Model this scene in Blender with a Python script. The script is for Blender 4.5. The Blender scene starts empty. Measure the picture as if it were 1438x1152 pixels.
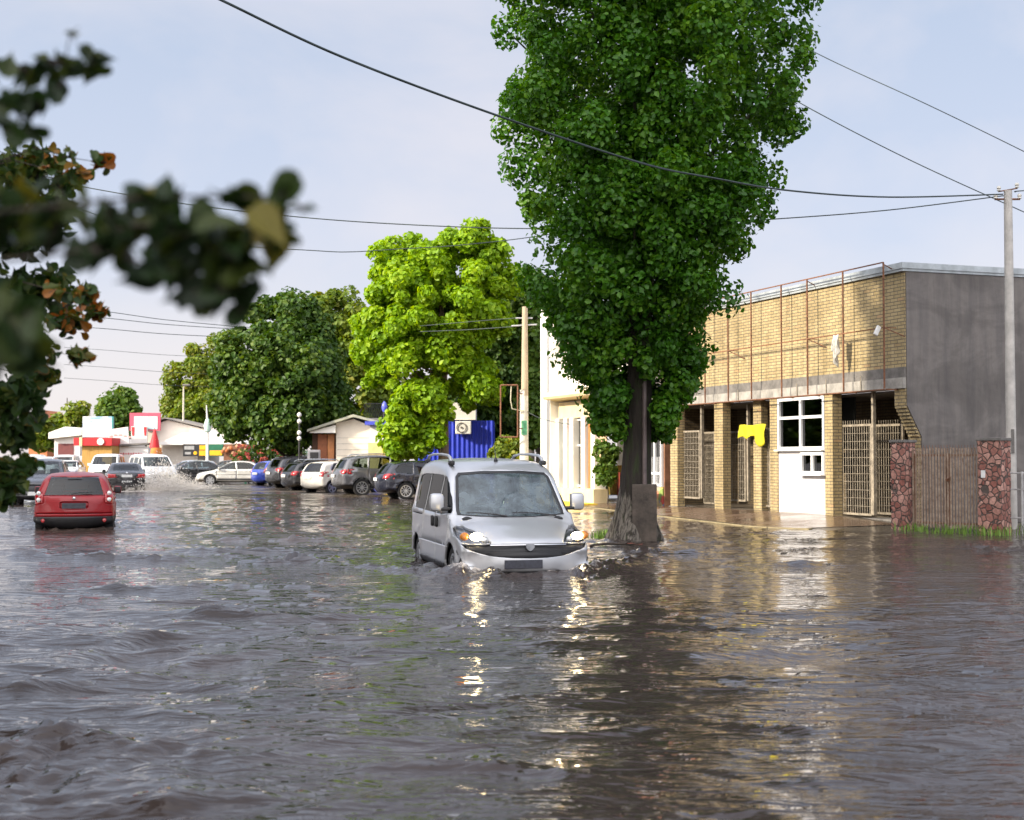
import bpy, bmesh, math, random
import numpy as np
from mathutils import Vector, Matrix
PI = math.pi
scene = bpy.context.scene
COL = scene.collection
random.seed(7)
F = 1997.0; CX, CY = 719.0, 576.0
PITCH = math.atan(69.0 / F); EYE = 1.53

def P(px, py, D):
    """photo pixel -> world point standing D metres ahead of the camera"""
    cx = (px - CX) / F; cy = (CY - py) / F
    dy = math.cos(PITCH) - cy * math.sin(PITCH); dz = math.sin(PITCH) + cy * math.cos(PITCH)
    k = D / dy
    return Vector((cx * k, D, EYE + dz * k))
def PX(px, D): return P(px, 645, D).x
def PZ(py, D): return P(719, py, D).z

def tag(o, label, cat, group=None):
    o['label'] = label; o['category'] = cat
    if group: o['group'] = group
    return o
def thing(name, label, cat, loc=(0, 0, 0), rz=0.0, group=None):
    o = bpy.data.objects.new(name, None); COL.objects.link(o)
    o.location = loc; o.rotation_euler = (0, 0, rz); o.empty_display_size = .2
    return tag(o, label, cat, group)
def link(name, me, parent=None, mats=()):
    o = bpy.data.objects.new(name, me); COL.objects.link(o)
    if parent: o.parent = parent
    for m in mats: me.materials.append(m)
    return o
def structure(o): o['kind'] = 'structure'; return o
def stuff(o): o['kind'] = 'stuff'; return o

class MB:
    def __init__(s): s.v = []; s.f = []; s.m = []
    def add(s, vs, fs, mi=0):
        n = len(s.v); s.v += [tuple(v) for v in vs]
        for f in fs: s.f.append([i + n for i in f]); s.m.append(mi)
        return s
    def box(s, c, d, mi=0, rz=0.0, bev=0.0, R=None):
        hx, hy, hz = d[0] / 2, d[1] / 2, d[2] / 2
        vs = [Vector((x, y, z)) for z in (-hz, hz) for x, y in ((-hx, -hy), (hx, -hy), (hx, hy), (-hx, hy))]
        fs = [(3, 2, 1, 0), (4, 5, 6, 7), (0, 1, 5, 4), (1, 2, 6, 5), (2, 3, 7, 6), (3, 0, 4, 7)]
        if bev > 0:
            bm = bmesh.new(); bv = [bm.verts.new(v) for v in vs]
            for f in fs: bm.faces.new([bv[i] for i in f])
            bmesh.ops.bevel(bm, geom=bm.edges[:], offset=bev, segments=2, affect='EDGES', profile=.5)
            bm.verts.index_update(); vs = [v.co.copy() for v in bm.verts]
            fs = [[v.index for v in f.verts] for f in bm.faces]; bm.free()
        M = R if R is not None else Matrix.Rotation(rz, 3, 'Z')
        return s.add([M @ v + Vector(c) for v in vs], fs, mi)
    def b2(s, a, b, mi=0):
        return s.box([(a[i] + b[i]) / 2 for i in range(3)], [abs(b[i] - a[i]) for i in range(3)], mi)
    def tube(s, pts, r, n=8, mi=0, cap=True):
        pts = [Vector(p) for p in pts]; N = len(pts)
        rs = r if isinstance(r, (list, tuple)) else [r] * N
        t = (pts[1] - pts[0]).normalized()
        up = Vector((0, 0, 1)) if abs(t.z) < .9 else Vector((1, 0, 0))
        a = t.cross(up).normalized(); vs = []
        for i, p in enumerate(pts):
            if i: t = (pts[min(i + 1, N - 1)] - pts[i - 1]).normalized()
            a = (a - t * a.dot(t)).normalized(); b = t.cross(a)
            vs += [p + (a * math.cos(2 * PI * k / n) + b * math.sin(2 * PI * k / n)) * rs[i] for k in range(n)]
        fs = [(i * n + k, i * n + (k + 1) % n, (i + 1) * n + (k + 1) % n, (i + 1) * n + k) for i in range(N - 1) for k in range(n)]
        if cap: fs += [tuple(range(n))[::-1], tuple((N - 1) * n + k for k in range(n))]
        return s.add(vs, fs, mi)
    def lathe(s, prof, n=24, M=None, mi=0):
        """prof (r,h) turned round local z; M places it"""
        vs = []; K = len(prof)
        for r, h in prof:
            for k in range(n):
                v = Vector((r * math.cos(2 * PI * k / n), r * math.sin(2 * PI * k / n), h)); vs.append(M @ v if M else v)
        fs = [(i * n + k, i * n + (k + 1) % n, (i + 1) * n + (k + 1) % n, (i + 1) * n + k) for i in range(K - 1) for k in range(n)]
        return s.add(vs, fs, mi)
    def prism(s, poly, axis, a, b, mi=0):
        """extrude 2-d polygon along axis ('x','y','z') from a to b"""
        def mk(p, h):
            return {'x': (h, p[0], p[1]), 'y': (p[0], h, p[1]), 'z': (p[0], p[1], h)}[axis]
        n = len(poly); vs = [mk(p, a) for p in poly] + [mk(p, b) for p in poly]
        fs = [tuple(range(n))[::-1], tuple(range(n, 2 * n))] + [(i, (i + 1) % n, n + (i + 1) % n, n + i) for i in range(n)]
        return s.add(vs, fs, mi)
    def build(s, name, mats, parent=None, smooth=None):
        me = bpy.data.meshes.new(name); me.from_pydata(s.v, [], s.f)
        bm = bmesh.new(); bm.from_mesh(me); bmesh.ops.recalc_face_normals(bm, faces=bm.faces[:]); 
        bm.to_mesh(me); bm.free()
        mats = mats if isinstance(mats, (list, tuple)) else [mats]
        o = link(name, me, parent, mats)
        if len(mats) > 1: me.polygons.foreach_set('material_index', s.m)
        if smooth is not None:
            me.polygons.foreach_set('use_smooth', [True] * len(me.polygons)); me.set_sharp_from_angle(angle=math.radians(smooth))
        return o

# ---------------------------------------------------------------- materials
def new_mat(name):
    m = bpy.data.materials.new(name); m.use_nodes = True
    nt = m.node_tree; nt.nodes.clear()
    out = nt.nodes.new('ShaderNodeOutputMaterial')
    return m, nt, out
def N(nt, kind, **kw):
    n = nt.nodes.new(kind)
    for k, v in kw.items():
        if k.startswith('_'): setattr(n, k[1:], v)
        else: n.inputs[k.replace('__', ' ')].default_value = v
    return n
def rgb(c): return (c[0], c[1], c[2], 1.0)
def ramp(nt, src, stops):
    r = nt.nodes.new('ShaderNodeValToRGB'); e = r.color_ramp.elements
    while len(e) < len(stops): e.new(.5)
    for el, (p, c) in zip(e, stops): el.position = p; el.color = rgb(c)
    nt.links.new(src, r.inputs[0]); return r
def pmat(name, col, rough=.6, var=.15, scale=6.0, bump=.0, metal=0.0, spec=.5, coat=0.0, col2=None, stretch=None, bscale=None, emit=None, detail=5.0):
    """principled surface whose own colour varies with a noise (dirt, wear, grain)"""
    m, nt, out = new_mat(name)
    b = N(nt, 'ShaderNodeBsdfPrincipled', Roughness=rough, Metallic=metal)
    b.inputs['Specular IOR Level'].default_value = spec; b.inputs['Coat Weight'].default_value = coat
    b.inputs['Coat Roughness'].default_value = .04
    tc = N(nt, 'ShaderNodeTexCoord'); mp = N(nt, 'ShaderNodeMapping')
    if stretch: mp.inputs['Scale'].default_value = stretch
    nt.links.new(tc.outputs['Object'], mp.inputs['Vector'])
    no = N(nt, 'ShaderNodeTexNoise', Scale=scale, Detail=detail, Roughness=.62)
    nt.links.new(mp.outputs[0], no.inputs['Vector'])
    c2 = col2 or tuple(min(1, c * (1 + var)) for c in col); c1 = tuple(c * (1 - var) for c in col) if not col2 else col
    r = ramp(nt, no.outputs['Fac'], [(.32, c1), (.68, c2)])
    nt.links.new(r.outputs[0], b.inputs['Base Color'])
    rr = N(nt, 'ShaderNodeMapRange'); rr.inputs['To Min'].default_value = max(.02, rough * .8); rr.inputs['To Max'].default_value = min(1, rough * 1.25)
    nt.links.new(no.outputs['Fac'], rr.inputs['Value']); nt.links.new(rr.outputs[0], b.inputs['Roughness'])
    if bump:
        n2 = N(nt, 'ShaderNodeTexNoise', Scale=bscale or scale * 4, Detail=6.0, Roughness=.65); nt.links.new(mp.outputs[0], n2.inputs['Vector'])
        bp = N(nt, 'ShaderNodeBump', Strength=bump, Distance=.03); nt.links.new(n2.outputs['Fac'], bp.inputs['Height']); nt.links.new(bp.outputs[0], b.inputs['Normal'])
    if emit:
        b.inputs['Emission Color'].default_value = rgb(emit[0]); b.inputs['Emission Strength'].default_value = emit[1]
    nt.links.new(b.outputs[0], out.inputs[0]); return m
def paint(name, col, metal=.0, rough=.28, coat=.8):
    m = pmat(name, col, rough, .05, 2.5, metal=metal, coat=coat); return m
def glass_mat(name, tint, mist=0.0, mistcol=(.5, .55, .56), spec=1.0):
    m, nt, out = new_mat(name)
    tr = N(nt, 'ShaderNodeBsdfTransparent', Color=rgb(tint)); gl = N(nt, 'ShaderNodeBsdfGlossy', Roughness=.02, Color=(1, 1, 1, 1))
    fr = N(nt, 'ShaderNodeFresnel', IOR=1.52); mul = N(nt, 'ShaderNodeMath', _operation='MULTIPLY'); mul.inputs[1].default_value = spec
    nt.links.new(fr.outputs[0], mul.inputs[0])
    base = tr.outputs[0]
    if mist:
        df = N(nt, 'ShaderNodeBsdfDiffuse', Color=rgb(mistcol)); mx0 = N(nt, 'ShaderNodeMixShader')
        tc = N(nt, 'ShaderNodeTexCoord'); no = N(nt, 'ShaderNodeTexNoise', Scale=2.6, Detail=9.0, Roughness=.66, Distortion=.4)
        nt.links.new(tc.outputs['Object'], no.inputs['Vector'])
        mr = N(nt, 'ShaderNodeMapRange'); mr.inputs['From Min'].default_value = .34; mr.inputs['From Max'].default_value = .56
        mr.inputs['To Min'].default_value = mist * .15; mr.inputs['To Max'].default_value = mist
        nt.links.new(no.outputs['Fac'], mr.inputs['Value']); nt.links.new(mr.outputs[0], mx0.inputs[0])
        nt.links.new(tr.outputs[0], mx0.inputs[1]); nt.links.new(df.outputs[0], mx0.inputs[2]); base = mx0.outputs[0]
    mx = N(nt, 'ShaderNodeMixShader'); nt.links.new(mul.outputs[0], mx.inputs[0]); nt.links.new(base, mx.inputs[1]); nt.links.new(gl.outputs[0], mx.inputs[2])
    nt.links.new(mx.outputs[0], out.inputs[0]); return m
def wall_uv(nt):
    """(x+y, z) of the object: wraps a pattern round axis-aligned walls"""
    tc = N(nt, 'ShaderNodeTexCoord'); sp = N(nt, 'ShaderNodeSeparateXYZ'); nt.links.new(tc.outputs['Object'], sp.inputs[0])
    ad = N(nt, 'ShaderNodeMath', _operation='ADD'); nt.links.new(sp.outputs[0], ad.inputs[0]); nt.links.new(sp.outputs[1], ad.inputs[1])
    cb = N(nt, 'ShaderNodeCombineXYZ'); nt.links.new(ad.outputs[0], cb.inputs[0]); nt.links.new(sp.outputs[2], cb.inputs[1])
    return tc, cb
def brick_mat(name, c1, c2, mortar, c3=None, rough=.8):
    m, nt, out = new_mat(name); tc, uv = wall_uv(nt)
    br = N(nt, 'ShaderNodeTexBrick', Color1=rgb(c1), Color2=rgb(c2), Mortar=rgb(mortar), Scale=1.0)
    br.inputs['Brick Width'].default_value = .26; br.inputs['Row Height'].default_value = .077
    br.inputs['Mortar Size'].default_value = .009; br.inputs['Mortar Smooth'].default_value = .2; br.inputs['Bias'].default_value = -.1
    nt.links.new(uv.outputs[0], br.inputs['Vector'])
    no = N(nt, 'ShaderNodeTexNoise', Scale=.9, Detail=6.0, Roughness=.6); nt.links.new(tc.outputs['Object'], no.inputs['Vector'])
    mr = ramp(nt, no.outputs['Fac'], [(.3, (.72, .70, .66)), (.6, (1, 1, 1)), (.75, (1.0, .86, .70))])
    mx = N(nt, 'ShaderNodeMixRGB', _blend_type='MULTIPLY', Fac=.9); nt.links.new(br.outputs[0], mx.inputs[1]); nt.links.new(mr.outputs[0], mx.inputs[2])
    src = mx.outputs[0]
    if c3:
        vo = N(nt, 'ShaderNodeTexBrick', Color1=(0, 0, 0, 1), Color2=(1, 1, 1, 1), Mortar=(0, 0, 0, 1), Scale=1.0)
        vo.inputs['Brick Width'].default_value = .26; vo.inputs['Row Height'].default_value = .077; vo.inputs['Mortar Size'].default_value = .009
        vo.inputs['Bias'].default_value = -.1
        nt.links.new(uv.outputs[0], vo.inputs['Vector'])
        r3 = ramp(nt, vo.outputs[0], [(.86, (0, 0, 0)), (.93, (1, 1, 1))])
        mx3 = N(nt, 'ShaderNodeMixRGB', Color2=rgb(c3)); nt.links.new(r3.outputs[0], mx3.inputs[0]); nt.links.new(src, mx3.inputs[1]); src = mx3.outputs[0]
    # grime running down in streaks
    mp = N(nt, 'ShaderNodeMapping'); mp.inputs['Scale'].default_value = (3, 3, .35); nt.links.new(tc.outputs['Object'], mp.inputs[0])
    n2 = N(nt, 'ShaderNodeTexNoise', Scale=1.6, Detail=6.0); nt.links.new(mp.outputs[0], n2.inputs['Vector'])
    r2 = ramp(nt, n2.outputs['Fac'], [(.35, (.66, .64, .6)), (.55, (1, 1, 1))])
    mx2 = N(nt, 'ShaderNodeMixRGB', _blend_type='MULTIPLY', Fac=.7); nt.links.new(src, mx2.inputs[1]); nt.links.new(r2.outputs[0], mx2.inputs[2])
    b = N(nt, 'ShaderNodeBsdfPrincipled', Roughness=rough); nt.links.new(mx2.outputs[0], b.inputs['Base Color'])
    bp = N(nt, 'ShaderNodeBump', Strength=.7, Distance=.012); bp.invert = True; nt.links.new(br.outputs['Fac'], bp.inputs['Height']); nt.links.new(bp.outputs[0], b.inputs['Normal'])
    nt.links.new(b.outputs[0], out.inputs[0]); return m
def stone_mat(name, c1, c2, grout, scale=7.0):
    m, nt, out = new_mat(name); tc = N(nt, 'ShaderNodeTexCoord')
    nz = N(nt, 'ShaderNodeTexNoise', Scale=5.0, Detail=3.0); nt.links.new(tc.outputs['Object'], nz.inputs['Vector'])
    mxv = N(nt, 'ShaderNodeMixRGB', Fac=.06); nt.links.new(tc.outputs['Object'], mxv.inputs[1]); nt.links.new(nz.outputs['Color'], mxv.inputs[2])
    v1 = N(nt, 'ShaderNodeTexVoronoi', Scale=scale, _feature='DISTANCE_TO_EDGE'); v2 = N(nt, 'ShaderNodeTexVoronoi', Scale=scale)
    for v in (v1, v2): nt.links.new(mxv.outputs[0], v.inputs['Vector'])
    sp = N(nt, 'ShaderNodeSeparateColor'); nt.links.new(v2.outputs['Color'], sp.inputs[0])
    r = ramp(nt, sp.outputs[0], [(0, c1), (.5, tuple((a + b) / 2 for a, b in zip(c1, c2))), (1, c2)])
    e = ramp(nt, v1.outputs['Distance'], [(.03, (0, 0, 0)), (.09, (1, 1, 1))])
    mx = N(nt, 'ShaderNodeMixRGB', Color1=rgb(grout)); nt.links.new(e.outputs[0], mx.inputs[0]); nt.links.new(r.outputs[0], mx.inputs[2])
    n3 = N(nt, 'ShaderNodeTexNoise', Scale=22.0, Detail=5.0); nt.links.new(tc.outputs['Object'], n3.inputs['Vector'])
    r3 = ramp(nt, n3.outputs['Fac'], [(.3, (.6, .6, .6)), (.65, (1.1, 1.1, 1.1))])
    m2 = N(nt, 'ShaderNodeMixRGB', _blend_type='MULTIPLY', Fac=.8); nt.links.new(mx.outputs[0], m2.inputs[1]); nt.links.new(r3.outputs[0], m2.inputs[2])
    b = N(nt, 'ShaderNodeBsdfPrincipled', Roughness=.8); nt.links.new(m2.outputs[0], b.inputs['Base Color'])
    bp = N(nt, 'ShaderNodeBump', Strength=.9, Distance=.03); nt.links.new(e.outputs[0], bp.inputs['Height']); nt.links.new(bp.outputs[0], b.inputs['Normal'])
    nt.links.new(b.outputs[0], out.inputs[0]); return m
def leaf_mat(name, stops, trans=.4, rough=.5):
    m, nt, out = new_mat(name)
    at = N(nt, 'ShaderNodeAttribute', _attribute_name='rnd'); r = ramp(nt, at.outputs['Fac'], stops)
    b = N(nt, 'ShaderNodeBsdfPrincipled', Roughness=rough); nt.links.new(r.outputs[0], b.inputs['Base Color'])
    b.inputs['Specular IOR Level'].default_value = .35
    t = N(nt, 'ShaderNodeBsdfTranslucent'); hs = N(nt, 'ShaderNodeHueSaturation', Hue=.485, Saturation=1.1, Value=1.25)
    nt.links.new(r.outputs[0], hs.inputs['Color']); nt.links.new(hs.outputs[0], t.inputs['Color'])
    mx = N(nt, 'ShaderNodeMixShader', Fac=trans); nt.links.new(b.outputs[0], mx.inputs[1]); nt.links.new(t.outputs[0], mx.inputs[2])
    nt.links.new(mx.outputs[0], out.inputs[0]); return m
# ---------------------------------------------------------------- vehicles
RUBBER = pmat('tyre rubber', (.012, .012, .013), .75, .3, 20, bump=.2)
BLACKP = pmat('black plastic', (.016, .016, .018), .45, .2, 10)
DARKIN = pmat('dark cabin trim', (.02, .02, .022), .8, .2, 8)
CHROME = pmat('bright trim', (.62, .63, .65), .18, .05, 8, metal=1.0)
ALLOY = pmat('alloy rim', (.55, .56, .58), .3, .1, 10, metal=.85)
STEEL = pmat('steel rim cover', (.42, .43, .45), .4, .1, 10, metal=.5)
SEATM = pmat('seat cloth', (.045, .045, .05), .9, .25, 30)
GLASS = glass_mat('car glass', (.42, .48, .48))
GLASSD = glass_mat('tinted car glass', (.13, .15, .15), spec=1.0)
GLASSV = glass_mat('dark van side glass', (.10, .105, .10), spec=.38)
GLASSM = glass_mat('misted glass with cloud sheen', (.45, .50, .50), mist=.40, mistcol=(.27, .35, .39))  # mist, with the reflected clouds also mixed in as pale diffuse colour
REDL = pmat('red tail lens', (.42, .008, .01), .12, .2, 25, coat=1.0)
CLEARL = pmat('clear lamp lens', (.62, .62, .60), .1, .2, 30, metal=.5, coat=1.0)
AMBER = pmat('amber lens', (.75, .20, .02), .15, .1, 20, coat=1.0)
PLATEW = pmat('white plate', (.7, .7, .68), .4, .1, 40)
PLATED = pmat('dark smeared plate', (.035, .037, .05), .35, .5, 14)

def chaikin(pts, it=2):
    for _ in range(it):
        q = []
        for i in range(len(pts)):
            a, b = pts[i], pts[(i + 1) % len(pts)]
            q.append(tuple(.75 * u + .25 * w for u, w in zip(a, b))); q.append(tuple(.25 * u + .75 * w for u, w in zip(a, b)))
        pts = q
    return pts
def resample(pts, n):
    P_ = [np.array(p) for p in pts] + [np.array(pts[0])]
    L = [0.0]
    for a, b in zip(P_, P_[1:]): L.append(L[-1] + float(np.linalg.norm((b - a)[:2])))
    out = []
    j = 0
    for k in range(n):
        s = L[-1] * k / n
        while L[j + 1] < s: j += 1
        t = (s - L[j]) / max(1e-9, L[j + 1] - L[j]); out.append(P_[j] * (1 - t) + P_[j + 1] * t)
    return out
def smst(a, b, x):
    t = min(1, max(0, (x - a) / (b - a))); return t * t * (3 - 2 * t)

class Car:
    def __init__(s, prof, hw, belt, tum, arches, ra, nP=110, nS=6, nR=8, r=.12, taper=(.05, .03), zm=.6):
        xs = [p[0] for p in prof]; s.xf, s.xr = max(xs), min(xs); s.hw = hw; s.ra = ra; s.arches = arches
        pts = resample(chaikin(prof), nP)
        def W(x, z):
            w = hw * (1 - taper[0] * smst(s.xf - 1.0, s.xf, x) ** 1.5 - taper[1] * smst(s.xr + .9, s.xr, x) ** 1.5)
            if z > belt: w -= tum * (z - belt) + .02 * smst(belt, belt + .06, z)
            else: w -= .012 * math.sin(min(1, (belt - z) / .25) * PI)
            if z < .45: w -= .06 * ((.45 - z) / .25) ** 2
            for ax in arches:
                d = math.hypot(x - ax, z - ra[1]); w += .018 * math.exp(-((d - ra[0] - .04) / .05) ** 2)
            return w
        s.W = W
        bm = bmesh.new(); s.bm = bm; n = nP; rows = []
        Kr = 4
        for i in range(n):
            x, z, b = pts[i]; t = pts[(i + 1) % n] - pts[i - 1]; t = t[:2] / np.linalg.norm(t[:2]); nx, nz = t[1], -t[0]
            # prof runs front-bottom -> up -> roof -> rear: outward normal is (t.z,-t.x)
            rr = r; ys = W(x, z) - rr; row = {}
            for j in range(-nS, nS + 1):
                e = j / nS; o = b * abs(e) ** 2.2; row[j] = bm.verts.new((x - nx * o, e * ys, z - nz * o))
            px, pz = x - nx * b, z - nz * b
            qx = min(max(px, s.xr + .55), s.xf - .55); qz = zm
            dl = math.hypot(qx - px, qz - pz)
            for sg in (1, -1):
                for k in range(1, Kr + 1):
                    th = PI / 2 * k / Kr; ins = rr * (1 - math.cos(th)); u = ins / dl; X, Z = px + (qx - px) * u, pz + (qz - pz) * u
                    row[sg * (nS + k)] = bm.verts.new((X, sg * (W(X, Z) - rr + rr * math.sin(th)), Z))
                for k in range(1, nR + 1):
                    u = rr / dl + (1 - rr / dl) * k / nR; X, Z = px + (qx - px) * u, pz + (qz - pz) * u
                    row[sg * (nS + Kr + k)] = bm.verts.new((X, sg * W(X, Z), Z))
            rows.append(row)
        J = nS + Kr + nR
        for i in range(n):
            a, c = rows[i], rows[(i + 1) % n]
            for j in range(-J, J):
                try: bm.faces.new((a[j], a[j + 1], c[j + 1], c[j]))
                except ValueError: pass
        bmesh.ops.remove_doubles(bm, verts=bm.verts[:], dist=.0015)
        bmesh.ops.recalc_face_normals(bm, faces=bm.faces[:]); bm.normal_update()
    def cut(s, poly, view, name=None, mats=None, parent=None, off=0.0, keep=False, thick=0.0, nmin=.2, zmin=None):
        """cut a polygon (seen from view 'x+','x-','y+','y-','z+') out of the shell; the cut faces become a part of their own"""
        ax = 'xyz'.index(view[0]); sg = 1 if view[1] == '+' else -1
        ia, ib = [(1, 2), (0, 2), (0, 1)][ax]
        bm = s.bm; x0 = min(p[0] for p in poly) - 1e-4; x1 = max(p[0] for p in poly) + 1e-4; y0 = min(p[1] for p in poly) - 1e-4; y1 = max(p[1] for p in poly) + 1e-4
        def cand(f):
            if f.normal[ax] * sg < nmin: return False
            if ax == 1 and f.calc_center_median().y * sg < .1: return False
            if ax == 0 and f.calc_center_median().x * sg < 0 and not keep == 'any': return False
            us = [v.co[ia] for v in f.verts]; ws = [v.co[ib] for v in f.verts]
            return max(us) > x0 and min(us) < x1 and max(ws) > y0 and min(ws) < y1
        fs = [f for f in bm.faces if cand(f)]
        for k in range(len(poly)):
            a, b = poly[k], poly[(k + 1) % len(poly)]
            if math.hypot(b[0] - a[0], b[1] - a[1]) < 1e-5: continue
            nv = [0, 0, 0]; nv[ia] = b[1] - a[1]; nv[ib] = -(b[0] - a[0]); co = [0, 0, 0]; co[ia] = a[0]; co[ib] = a[1]
            geom = list({e for f in fs for e in f.edges}) + list({v for f in fs for v in f.verts}) + fs
            bmesh.ops.bisect_plane(bm, geom=geom, dist=1e-6, plane_co=co, plane_no=nv)
            bm.normal_update(); fs = [f for f in bm.faces if cand(f)]
        def inside(c):
            u, w = c[ia], c[ib]; r = False; j = len(poly) - 1
            for i in range(len(poly)):
                a, b = poly[i], poly[j]
                if (a[1] > w) != (b[1] > w) and u < (b[0] - a[0]) * (w - a[1]) / (b[1] - a[1]) + a[0]: r = not r
                j = i
            return r
        sel = [f for f in fs if inside(f.calc_center_median())]
        o = None
        if name and sel:
            idx = {}; vs = []; nm = []; faces = []
            for f in sel:
                ff = []
                for v in f.verts:
                    if v not in idx: idx[v] = len(vs); vs.append(v.co.copy()); nm.append(v.normal.copy())
                    ff.append(idx[v])
                faces.append(ff)
            me = bpy.data.meshes.new(name); me.from_pydata([v + n_ * off for v, n_ in zip(vs, nm)], [], faces)
            me.polygons.foreach_set('use_smooth', [True] * len(me.polygons))
            o = link(name, me, parent, mats if isinstance(mats, (list, tuple)) else [mats])
            if thick:
                md = o.modifiers.new('s', 'SOLIDIFY'); md.thickness = thick; md.offset = -1
        if keep is not True: bmesh.ops.delete(bm, geom=sel, context='FACES')
        return o
    def both(s, poly, name, mats, parent, **kw):
        for v in ('y+', 'y-'): s.cut(poly, v, name, mats, parent, **kw)
    def finish(s, mat, parent, name='body', th=.03):
        bm = s.bm; me = bpy.data.meshes.new(name)
        bm.to_mesh(me); bm.free(); me.polygons.foreach_set('use_smooth', [True] * len(me.polygons)); me.set_sharp_from_angle(angle=math.radians(42))
        o = link(name, me, parent, [mat, DARKIN]); md = o.modifiers.new('shell', 'SOLIDIFY'); md.thickness = th; md.offset = -1; md.material_offset = 1; md.material_offset_rim = 0
        return o
def rrect(x0, y0, x1, y1, r, n=3):
    out = []
    for cx, cy, a in ((x1 - r, y1 - r, 0), (x0 + r, y1 - r, 90), (x0 + r, y0 + r, 180), (x1 - r, y0 + r, 270)):
        for k in range(n + 1):
            t = math.radians(a + 90 * k / n); out.append((cx + r * math.cos(t), cy + r * math.sin(t)))
    return out
def circ(cx, cy, r, n=16, sx=1.0): return [(cx + sx * r * math.cos(2 * PI * k / n), cy + r * math.sin(2 * PI * k / n)) for k in range(n)]
def arch(cx, r, zc):
    return [(cx + r * math.cos(t), zc + r * math.sin(t)) for t in [PI * k / 12 for k in range(13)]] + [(cx - r, .05), (cx + r, .05)]
WHEELS = {}
def wheel(parent, x, y, R, kind, sg):
    key = (round(R, 3), kind)
    if key not in WHEELS:
        w = .2
        t = MB().lathe([(R * .66, -w * .42), (R * .8, -w * .5), (R * .95, -w * .48), (R, -w * .36), (R, w * .36), (R * .95, w * .48), (R * .8, w * .5), (R * .66, w * .42)], 28)
        tm = t.build('tyre', RUBBER, None, 40); 
        rm = MB().lathe([(R * .68, w * .30), (R * .68, w * .44), (R * .62, w * .45), (R * .60, w * .2), (R * .55, 0.0), (.01, 0.0)], 28, mi=1)
        rm.lathe([(R * .68, w * .30), (R * .70, w * .46), (R * .60, w * .45), (R * .595, w * .2)], 28)
        ns, wd = {'ten': (10, .028), 'five': (5, .07), 'six': (6, .09)}[kind]
        for k in range(ns):
            M = Matrix.Rotation(2 * PI * k / ns, 3, 'Z'); rm.box(M @ Vector((R * .36, 0, w * .32)), (R * .54, wd, .03), 0, R=M, bev=.006)
        rm.lathe([(R * .17, w * .2), (R * .17, w * .40), (.005, w * .42)], 16)
        rr = rm.build('rim', [ALLOY if kind != 'six' else STEEL, DARKIN], None, 35)
        WHEELS[key] = (tm.data, rr.data)
        for o in (tm, rr): bpy.data.objects.remove(o)
    tm, rm = WHEELS[key]
    w = bpy.data.objects.new('wheel', tm); COL.objects.link(w); w.parent = parent; w.location = (x, y, R); w.rotation_euler = (-sg * PI / 2, random.random() * 3, 0)
    w.rotation_euler = Matrix.Rotation(-sg * PI / 2, 3, 'X').to_euler()
    o = bpy.data.objects.new('rim', rm); COL.objects.link(o); o.parent = w
    return w
def seats(parent, xs, hy, z0, hgt):
    for x in xs:
        for y in (hy, -hy):
            m = MB().box((x + .1, y, z0 + .12), (.5, .48, .16), bev=.05)
            m.box((x - .2, y, z0 + .12 + hgt / 2), (.14, .46, hgt), bev=.05, R=Matrix.Rotation(-.18, 3, 'Y'))
            m.box((x - .29, y, z0 + hgt + .22), (.09, .25, .17), bev=.035); m.tube([(x - .27, y - .06, z0 + hgt), (x - .28, y - .06, z0 + hgt + .2)], .012, 6)
            m.build('seat', SEATM, parent, 40)
def mirror(parent, x, y, z, mat, sg, big=1.0):
    m = MB().box((x, sg * (y + .11 * big), z), (.11 * big, .17 * big, .17 * big), 0, bev=.035 * big); m.box((x + .02, sg * (y + .02), z - .05), (.06, .1, .05), 1, bev=.01)
    m.box((x - .062 * big, sg * (y + .11 * big), z), (.01, .14 * big, .14 * big), 1, bev=.003)
    m.build('mirror', [mat, BLACKP], parent, 40)

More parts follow.
